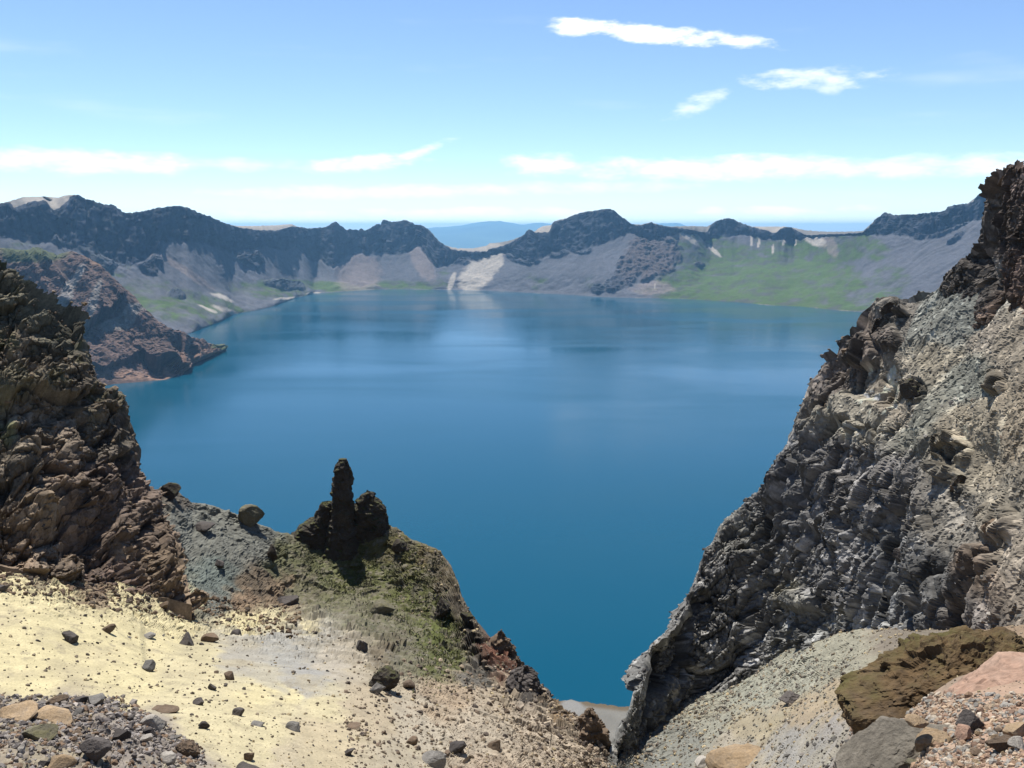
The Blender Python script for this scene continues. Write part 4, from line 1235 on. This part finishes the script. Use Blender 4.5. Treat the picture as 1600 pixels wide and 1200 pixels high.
# big rocks close by on the right
boulder(1492, 1078, 262, 'moss', 'large mossy brown lava outcrop behind the pink boulder', 58, h=.50, dep=.7, sub=7, D=14.5, cuts=14, rough=.17, fine=.055, grain=.05, tilt=(0, -12), rot=8, name='lava_outcrop', cat='outcrop', depth=(.62, .95))
boulder(1598, 1116, 238, 'pink', 'smooth pink boulder with a brown underside at the picture edge', 59, h=.46, dep=.8, sub=6, D=11.6, cuts=7, rough=.09, fine=.022, tilt=(0, -14), rot=-6, depth=(.6, .9))
boulder(1396, 1180, 168, 'slab', 'long grey slab sloping down in front of the mossy outcrop', 60, h=.28, dep=.6, sub=6, D=10.0, cuts=9, rough=.07, fine=.025, tilt=(14, -26), rot=20, depth=(.5, .85))
boulder(1518, 1132, 38, 'dark', 'dark charcoal rock on tan rubble below the pink boulder', 61, h=.85, sub=4, group=GR, sink=.15, fine=.05)
boulder(1434, 1128, 36, 'tan', 'small flat orange stone lying on the grey slab', 62, h=.4, group=GR, D=9.6)
boulder(1452, 1160, 50, 'tan', 'pale orange blocky rock below the grey slab', 63, h=.5, sub=4, group=GR, tilt=(0, -18), sink=.1)
boulder(1504, 1150, 28, 'pink', 'rosy stone next to the dark charcoal rock', 64, h=.8, group=GR, sink=.1)
boulder(1560, 1166, 36, 'brown', 'reddish brown knobbly stone in the rubble', 65, h=.7, sub=4, group=GR, fine=.06, sink=.1)
boulder(1384, 1154, 36, 'grey', 'grey green flat stone at the edge of the slab', 66, h=.45, group=GR, sink=.1)
boulder(1417, 1162, 26, 'brown', 'brown upright stone beside the grey green flat one', 67, h=.9, group=GR, sink=.1)
boulder(1582, 1143, 40, 'tan', 'tan angular rock under the pink boulder', 68, h=.6, group=GR, sink=.1)
boulder(1426, 1194, 30, 'lichen', 'mint grey flat stone near the bottom edge', 69, h=.4, group=GR, sink=.1)
boulder(1590, 1166, 24, 'pale', 'whitish stone at the picture edge below the pink boulder', 70, h=.8, group=GR, sink=.1)
boulder(1380, 1160, 16, 'pale', 'small white stone on the rubble by the grey slab', 71, h=.7, group=GR, sink=.1)
GC = 'dark rocks on the scree of the cliff'
boulder(1424, 606, 36, 'black', 'dark upright knob of rock high on the cliff scree', 72, h=1.0, sub=4, surf=rc_surf, group=GC, fine=.08, cuts=16, sink=.25)
boulder(1388, 480, 24, 'black', 'spiky dark rock on the cliff skyline', 73, h=.9, sub=4, surf=rc_surf, group=GC, fine=.08, cuts=16, sink=.35)
boulder(1325, 548, 30, 'brown', 'brown rock jutting out at the cliff skyline corner', 74, h=.6, sub=4, surf=rc_surf, group=GC, fine=.06)
boulder(1497, 752, 34, 'black', 'dark lump sticking out of the tan scree', 75, h=.8, sub=4, surf=rc_surf, group=GC, fine=.08, cuts=16, sink=.3)
boulder(1555, 820, 46, 'brown', 'maroon brown outcrop on the tan scree near the edge', 76, h=.6, sub=4, surf=rc_surf, group=GC, fine=.08, cuts=16, sink=.3)
boulder(1405, 868, 22, 'dark', 'dark block in the middle of the grey cliff face', 77, h=1.0, sub=4, surf=rc_surf, group=GC)

# ------------------------------------------------------------------ rock spire and traced outcrops
def traced_rock(outline, D, depth, seed, mat, amp=1.0, name='outcrop', parent=None, ring=56, rows=70, albedo=None):
    o = np.array(outline, float)
    ys = np.linspace(o[0, 0], o[-1, 0], rows)
    lx, rx = np.interp(ys, o[:, 0], o[:, 1]), np.interp(ys, o[:, 0], o[:, 2])
    lx, rx = blur(lx, 5), blur(rx, 5)
    L, Rr = at(lx, ys, D), at(rx, ys, D)
    c, hw = (L + Rr) / 2, (Rr - L)[:, 0] / 2
    a = np.linspace(0, 2 * math.pi, ring + 1)[:-1]
    sq = 1 / np.maximum(np.abs(np.cos(a)), np.abs(np.sin(a))) ** .25
    G = c[:, None, :] + np.stack((hw[:, None] * np.cos(a) * sq / sq.max() * 1.05, hw[:, None] * np.sin(a) * depth, np.zeros((rows, ring))), -1)
    Pn = G.reshape(-1, 3)
    nn = np.stack((np.cos(a), np.sin(a), 0 * a), 1)
    nn = np.tile(nn, (rows, 1))
    w = fbm(Pn * .5, 3, seed)
    g1, _ = facet(Pn / 1.4 + .3 * w[:, None], seed + 1)
    g2, _ = facet(Pn / .55, seed + 2)
    g3, _ = facet(Pn / .24, seed + 3)
    Pn = Pn + nn * (amp * (.28 * g1 + .2 * g2 + .1 * g3 + .15 * w))[:, None]
    top = Pn[:ring].mean(0) + np.array((0, 0, .05))
    v = np.vstack((Pn, top))
    f = grid_faces(rows, ring, True)
    cap = np.array([(len(v) - 1, (i + 1) % ring, i, i) for i in range(ring)])
    tri = np.vstack((f[:, [0, 1, 2]], f[:, [0, 2, 3]], cap[:, :3]))
    base = Vector(c[-1])
    me = mesh_np(name, v - np.array(base), tri, False)
    me.materials.append(mat)
    ob = link(name, me, parent=parent)
    ob.location = base if parent is None else base - parent.location
    return ob


spire_root = link('rock_spire', None)
spire_root.location = Vector(at(535, 862, 71.5))
spire_root['label'] = 'tall black finger of rock with a mossy top on the spur above the lake'
spire_root['category'] = 'rock spire'
bpy.context.view_layer.update()
traced_rock([(717, 533, 537), (722, 529, 541), (729, 525, 545), (738, 521, 547), (750, 520, 550), (762, 518, 549), (775, 519, 553), (790, 517, 552), (805, 518, 556), (820, 513, 557), (840, 506, 564), (872, 496, 576)], 71, .9, 301, STONE['black'], .7, 'pinnacle', spire_root, 64, 110)
traced_rock([(766, 571, 576), (772, 565, 583), (781, 559, 592), (791, 556, 600), (803, 553, 606), (818, 551, 608), (835, 549, 612), (858, 545, 616)], 71.6, .7, 311, STONE['black'], .9, 'shoulder', spire_root)
traced_rock([(783, 507, 519), (792, 499, 522), (803, 493, 524), (812, 482, 526), (822, 470, 528), (836, 457, 532), (858, 452, 536)], 71.6, .6, 321, STONE['black'], .9, 'shoulder', spire_root)
capv, capf = rock_shape(333, 3, 5, (1, 1, .8), .2, fine=.1)
cap = link('moss_cap', mesh_np('moss_cap', capv, capf), rock_material('green_moss', 8, colour=(0.075, 0.085, 0.016), vary=.4, bump_dist=.03), spire_root)
cap.location = Vector(at(534, 723, 71)) - spire_root.location
cap.scale = (.3, .3, .26)


def outcrop(outline, D, depth, seed, mat, amp, label):
    o = traced_rock(outline, D, depth, seed, STONE[mat], amp, 'rock_outcrop')
    o['label'] = label
    o['category'] = 'outcrop'
    o['group'] = 'dark outcrops along the spur edge'


outcrop([(1040, 815, 825), (1052, 801, 834), (1066, 791, 846), (1080, 785, 854), (1095, 783, 860), (1110, 788, 859), (1125, 795, 850), (1140, 800, 845)], 49.5, .8, 401, 'dark', 1.3, 'jagged dark grey outcrop at the end of the spur above the beach')
outcrop([(1108, 918, 926), (1116, 912, 933), (1128, 906, 940), (1145, 903, 945), (1160, 905, 949), (1174, 912, 952), (1190, 914, 954)], 43, .8, 411, 'brown', 1.0, 'small brown outcrop at the bottom of the notch over the beach')
outcrop([(984, 781, 786), (996, 772, 791), (1010, 764, 800), (1025, 764, 812), (1042, 770, 822), (1060, 776, 828)], 56.5, .6, 421, 'brown', 1.0, 'reddish fin of rock on the spur edge above the dark outcrop')

# ------------------------------------------------------------------ countable loose stones
KINDS = ['grey', 'dark', 'brown', 'tan', 'pale']
LIB = {k: [rock_mesh('stone', 900 + 10 * i + j, STONE[k], sub=2, cuts=14, size=(1, random.uniform(.65, 1), random.uniform(.5, .85)), rough=.1, depth=(.3, .75)) for j in range(5)] for i, k in enumerate(KINDS)}
rng = random.Random(11)


def stone(p, wpx, kind, label=None, group=None, parent=None):
    o = link('stone', rng.choice(LIB[kind]))
    s = wpx * slant(p) / F * .5
    loc = Vector(p) + Vector((0, 0, s * .2))
    if parent is not None:
        ray = Vector(p) - Vector((0, 0, CZ))
        loc = Vector(p) + ray.normalized() * s * .45 - Vector((0, 0, s * .2))
    o.location = loc
    o.scale = (s, s, s)
    o.rotation_euler = (rng.uniform(-.5, .5), rng.uniform(-.5, .5), rng.uniform(0, 6.3))
    if parent is None:
        o['label'] = label
        o['category'] = 'stone'
        o['group'] = group
    else:
        o.parent = parent
    return o


def scatter(n, region, sizes, kinds, what, where, surf=hill_surf, parent=None):
    done = 0
    for _ in range(n * 6):
        if done == n:
            break
        x, y = region()
        p = surf.get(x, y)
        if p is None:
            continue
        k = rng.choice(kinds)
        w = sizes[0] * (sizes[1] / sizes[0]) ** (rng.random() ** 1.7)
        lab = '%s %s %s' % (what, k, where)
        if parent is None:
            lx, ly, lt = min(LANDMARKS, key=lambda q: (q[0] - x) ** 2 + (q[1] - y) ** 2)
            dx, dy = x - lx, (y - ly)
            side = ('right of' if dx > 0 else 'left of') if abs(dx) > abs(dy) * 1.6 else ('in front of' if dy > 0 else 'behind') if abs(dy) > abs(dx) * 1.6 else ('front right of' if dx > 0 else 'front left of') if dy > 0 else ('back right of' if dx > 0 else 'back left of')
            q = w / sizes[1]
            lab = '%s %s stone %s, %s the %s' % ('tiny' if q < .5 else 'small' if q < .68 else 'middling' if q < .85 else 'bigger', {'pale': 'whitish'}.get(k, k), where, side, lt)
        stone(p, w, k, lab if parent is None else '%s %s %s' % (what, {'grey': 'grey', 'dark': 'dark', 'brown': 'brown', 'tan': 'tan', 'pale': 'whitish'}[k] + ' stone', where), 'loose %s stones %s' % (k, where), parent)
        done += 1


def box(x0, x1, y0, y1, test=lambda x, y: True):
    def f():
        while True:
            x, y = rng.uniform(x0, x1), rng.uniform(y0, y1)
            if test(x, y):
                return x, y
    return f


scatter(70, box(0, 560, 925, 1190, lambda x, y: y > 905 + x * .16 and not (x < 300 and y > 1085)), (4.5, 11), ['dark', 'brown', 'brown', 'dark', 'grey'], 'small', 'on the ash')
scatter(85, box(0, 310, 1092, 1199, lambda x, y: y > 1092 + max(0, x - 190) * .65), (8, 24), ['grey', 'grey', 'pale', 'brown', 'brown', 'dark', 'tan'], 'angular', 'in the heap')
scatter(75, box(1340, 1600, 1138, 1199, lambda x, y: y > 1138 + max(0, 1420 - x) * .5), (8, 22), ['tan', 'tan', 'brown', 'pale', 'grey'], 'rough', 'in the rubble')
scatter(60, box(1060, 1340, 1120, 1199, lambda x, y: y > 1270 - (x - 1000) * .42), (6, 18), ['grey', 'pale', 'grey', 'dark'], 'loose', 'in the gully')
# clasts set in the cliff and the crag
scatter(240, box(1010, 1600, 480, 1060, lambda x, y: True), (7, 17), ['grey', 'grey', 'dark', 'pale', 'brown'], '', '', rc_surf, cliff)
scatter(90, box(0, 290, 430, 920), (7, 16), ['brown', 'brown', 'dark', 'tan'], '', '', lc_surf, crag_o)

# ------------------------------------------------------------------ uncountable gravel and grass
def gravel(name, pts, n, wpx, colours, seed, weight=None, parent=None, label=None):
    rg = np.random.RandomState(seed)
    if weight is not None:
        w = np.clip(weight, 0, None)
        idx = rg.choice(len(pts), n, p=w / w.sum())
    else:
        idx = rg.randint(0, len(pts), n)
    p = pts[idx]
    sl = np.linalg.norm(p - np.array((0, 0, CZ)), axis=1)
    s = wpx[0] * (wpx[1] / wpx[0]) ** (rg.rand(n) ** 2.2) * sl / F * .5
    v0, f0 = ico(1)
    nv = len(v0)
    jit = 1 + .45 * (rg.rand(n, nv, 1) - .5)
    ax = rg.normal(size=(n, 3, 3))
    q, _ = np.linalg.qr(ax)
    v = (v0[None] * jit * (1 + .7 * (rg.rand(n, 1, 3) - .5))) @ q
    v = v * s[:, None, None] + p[:, None, :] + np.array((0, 0, 1)) * (s * .15)[:, None, None]
    f = (f0[None] + (np.arange(n) * nv)[:, None, None]).reshape(-1, 3)
    c = np.array([srgb(*x) * ALB for x in colours])[rg.randint(0, len(colours), n)] * (1 + .5 * (rg.rand(n, 1) - .5))
    me = mesh_np(name, v.reshape(-1, 3), f, False, np.repeat(c, nv, 0))
    o = link(name, me, M_slope, parent, kind='stuff')
    if parent is None:
        o['label'] = label
        o['category'] = 'gravel'


hx, hy = hill_surf.x, hill_surf.y
inview = (hx > -60) & (hx < 1660) & (hy < 1230)
hp, hx, hy = hill_surf.p[inview], hx[inview], hy[inview]
ashw = ((hy > 905 + hx * .16) & (hx < 600)).astype(float)
gravel('gravel', hp, 8500, (1.3, 6), [(150, 136, 118), (176, 160, 136), (120, 110, 100), (210, 190, 150)], 5, np.where(hx < 620, ashw * 1.0, 1.0) * np.where(hx > 1000, 1.2, 1), label='fine mixed gravel strewn over the hillside')
footm = (np.abs(hy - (903 + hx * .155)) < 24) & (hx < 470)
gravel('gravel', hp[footm], 1700, (2, 9), [(146, 124, 102), (128, 110, 92), (170, 148, 120), (112, 100, 88)], 16)
lowm = (hx > 540) & (hx < 950) & (hy > 1030)
gravel('gravel', hp[lowm], 3200, (1.6, 9), [(176, 158, 134), (140, 122, 104), (196, 178, 154), (112, 100, 90)], 18)
gulm = (hx > 1060) & (hx < 1345) & (hy > 1030)
gravel('gravel', hp[gulm], 2600, (1.3, 6), [(176, 172, 156), (150, 146, 134), (196, 188, 170), (124, 118, 108)], 17)
heapm = (hx < 320) & (hy > 1088 + np.maximum(0, hx - 190) * .65)
gravel('gravel', hp[heapm], 3400, (3, 11), [(170, 162, 156), (150, 140, 130), (190, 180, 170), (160, 134, 110), (120, 112, 108)], 6)
rubm = (hx > 1330) & (hy > 1085)
gravel('gravel', hp[rubm], 3600, (3, 11), [(206, 180, 152), (190, 158, 130), (214, 200, 180), (160, 132, 112), (176, 170, 160)], 7)
gravel('gravel', rc_vis, 2600, (2, 7), [(134, 132, 126), (120, 118, 114), (158, 152, 140), (176, 170, 160), (104, 100, 98)], 8, parent=cliff)
gravel('gravel', lc_vis, 900, (2, 7), [(146, 124, 100), (128, 110, 90), (112, 98, 84), (166, 144, 116)], 9, parent=crag_o)


def grass(n, seed):
    rg = np.random.RandomState(seed)
    w = sum(np.exp(-(((hx - x) / a) ** 2 + ((hy - y) / b) ** 2)) * s for x, y, a, b, s in [(555, 905, 40, 26, 1), (600, 885, 50, 36, 1), (650, 900, 40, 30, .7), (685, 1020, 28, 34, 1.4), (500, 880, 30, 20, .6), (640, 960, 40, 26, .5), (470, 855, 26, 10, .4), (610, 845, 16, 8, .5)])
    clump = np.clip(fbm(hp * .8, 3, 9) + .25, 0, 1)
    w = w * clump
    idx = rg.choice(len(hp), n, p=w / w.sum())
    p = hp[idx] + rg.normal(size=(n, 3)) * np.array((.06, .06, 0))
    hgt = rg.uniform(.06, .16, n)
    a = rg.rand(n) * 6.28
    bw = rg.uniform(.03, .07, n)
    d = np.stack((np.cos(a), np.sin(a), 0 * a), 1)
    lean = rg.normal(size=(n, 3)) * .09
    lean[:, 2] = 0
    v = np.stack((p - d * bw[:, None], p + d * bw[:, None], p + lean + np.array((0, 0, 1)) * hgt[:, None]), 1).reshape(-1, 3)
    f = np.arange(n * 3).reshape(-1, 3)
    c = np.array([(0.10, 0.10, 0.04), (0.085, 0.088, 0.04), (0.125, 0.12, 0.065)])[rg.randint(0, 3, n)]
    me = mesh_np('grass', v, f, False, np.repeat(c, 3, 0))
    link('grass', me, M_slope, label='short olive green grass growing on the spur', kind='stuff')


grass(6000, 3)

for nm, lab, cat in (('lake', 'deep blue crater lake filling the caldera', 'lake'), ('crater_rim', 'far crater wall of dark cliffs above grey scree and green slopes', 'crater rim'),
                     ('headland', 'reddish brown rocky headland running down into the lake', 'headland'), ('distant_mountains', 'faint blue mountains beyond the gap in the rim', 'mountains'),
                     ('plain', 'hazy forested plain beyond the crater', 'plain'), ('hillside', 'near slope of pale ash, scree and a grassy spur dropping to the beach', 'hillside'),
                     ('haze', 'pale blue summer haze over the lake', 'haze')):
    bpy.data.objects[nm]['label'] = lab
    bpy.data.objects[nm]['category'] = cat
bpy.data.objects['grass']['category'] = 'grass'
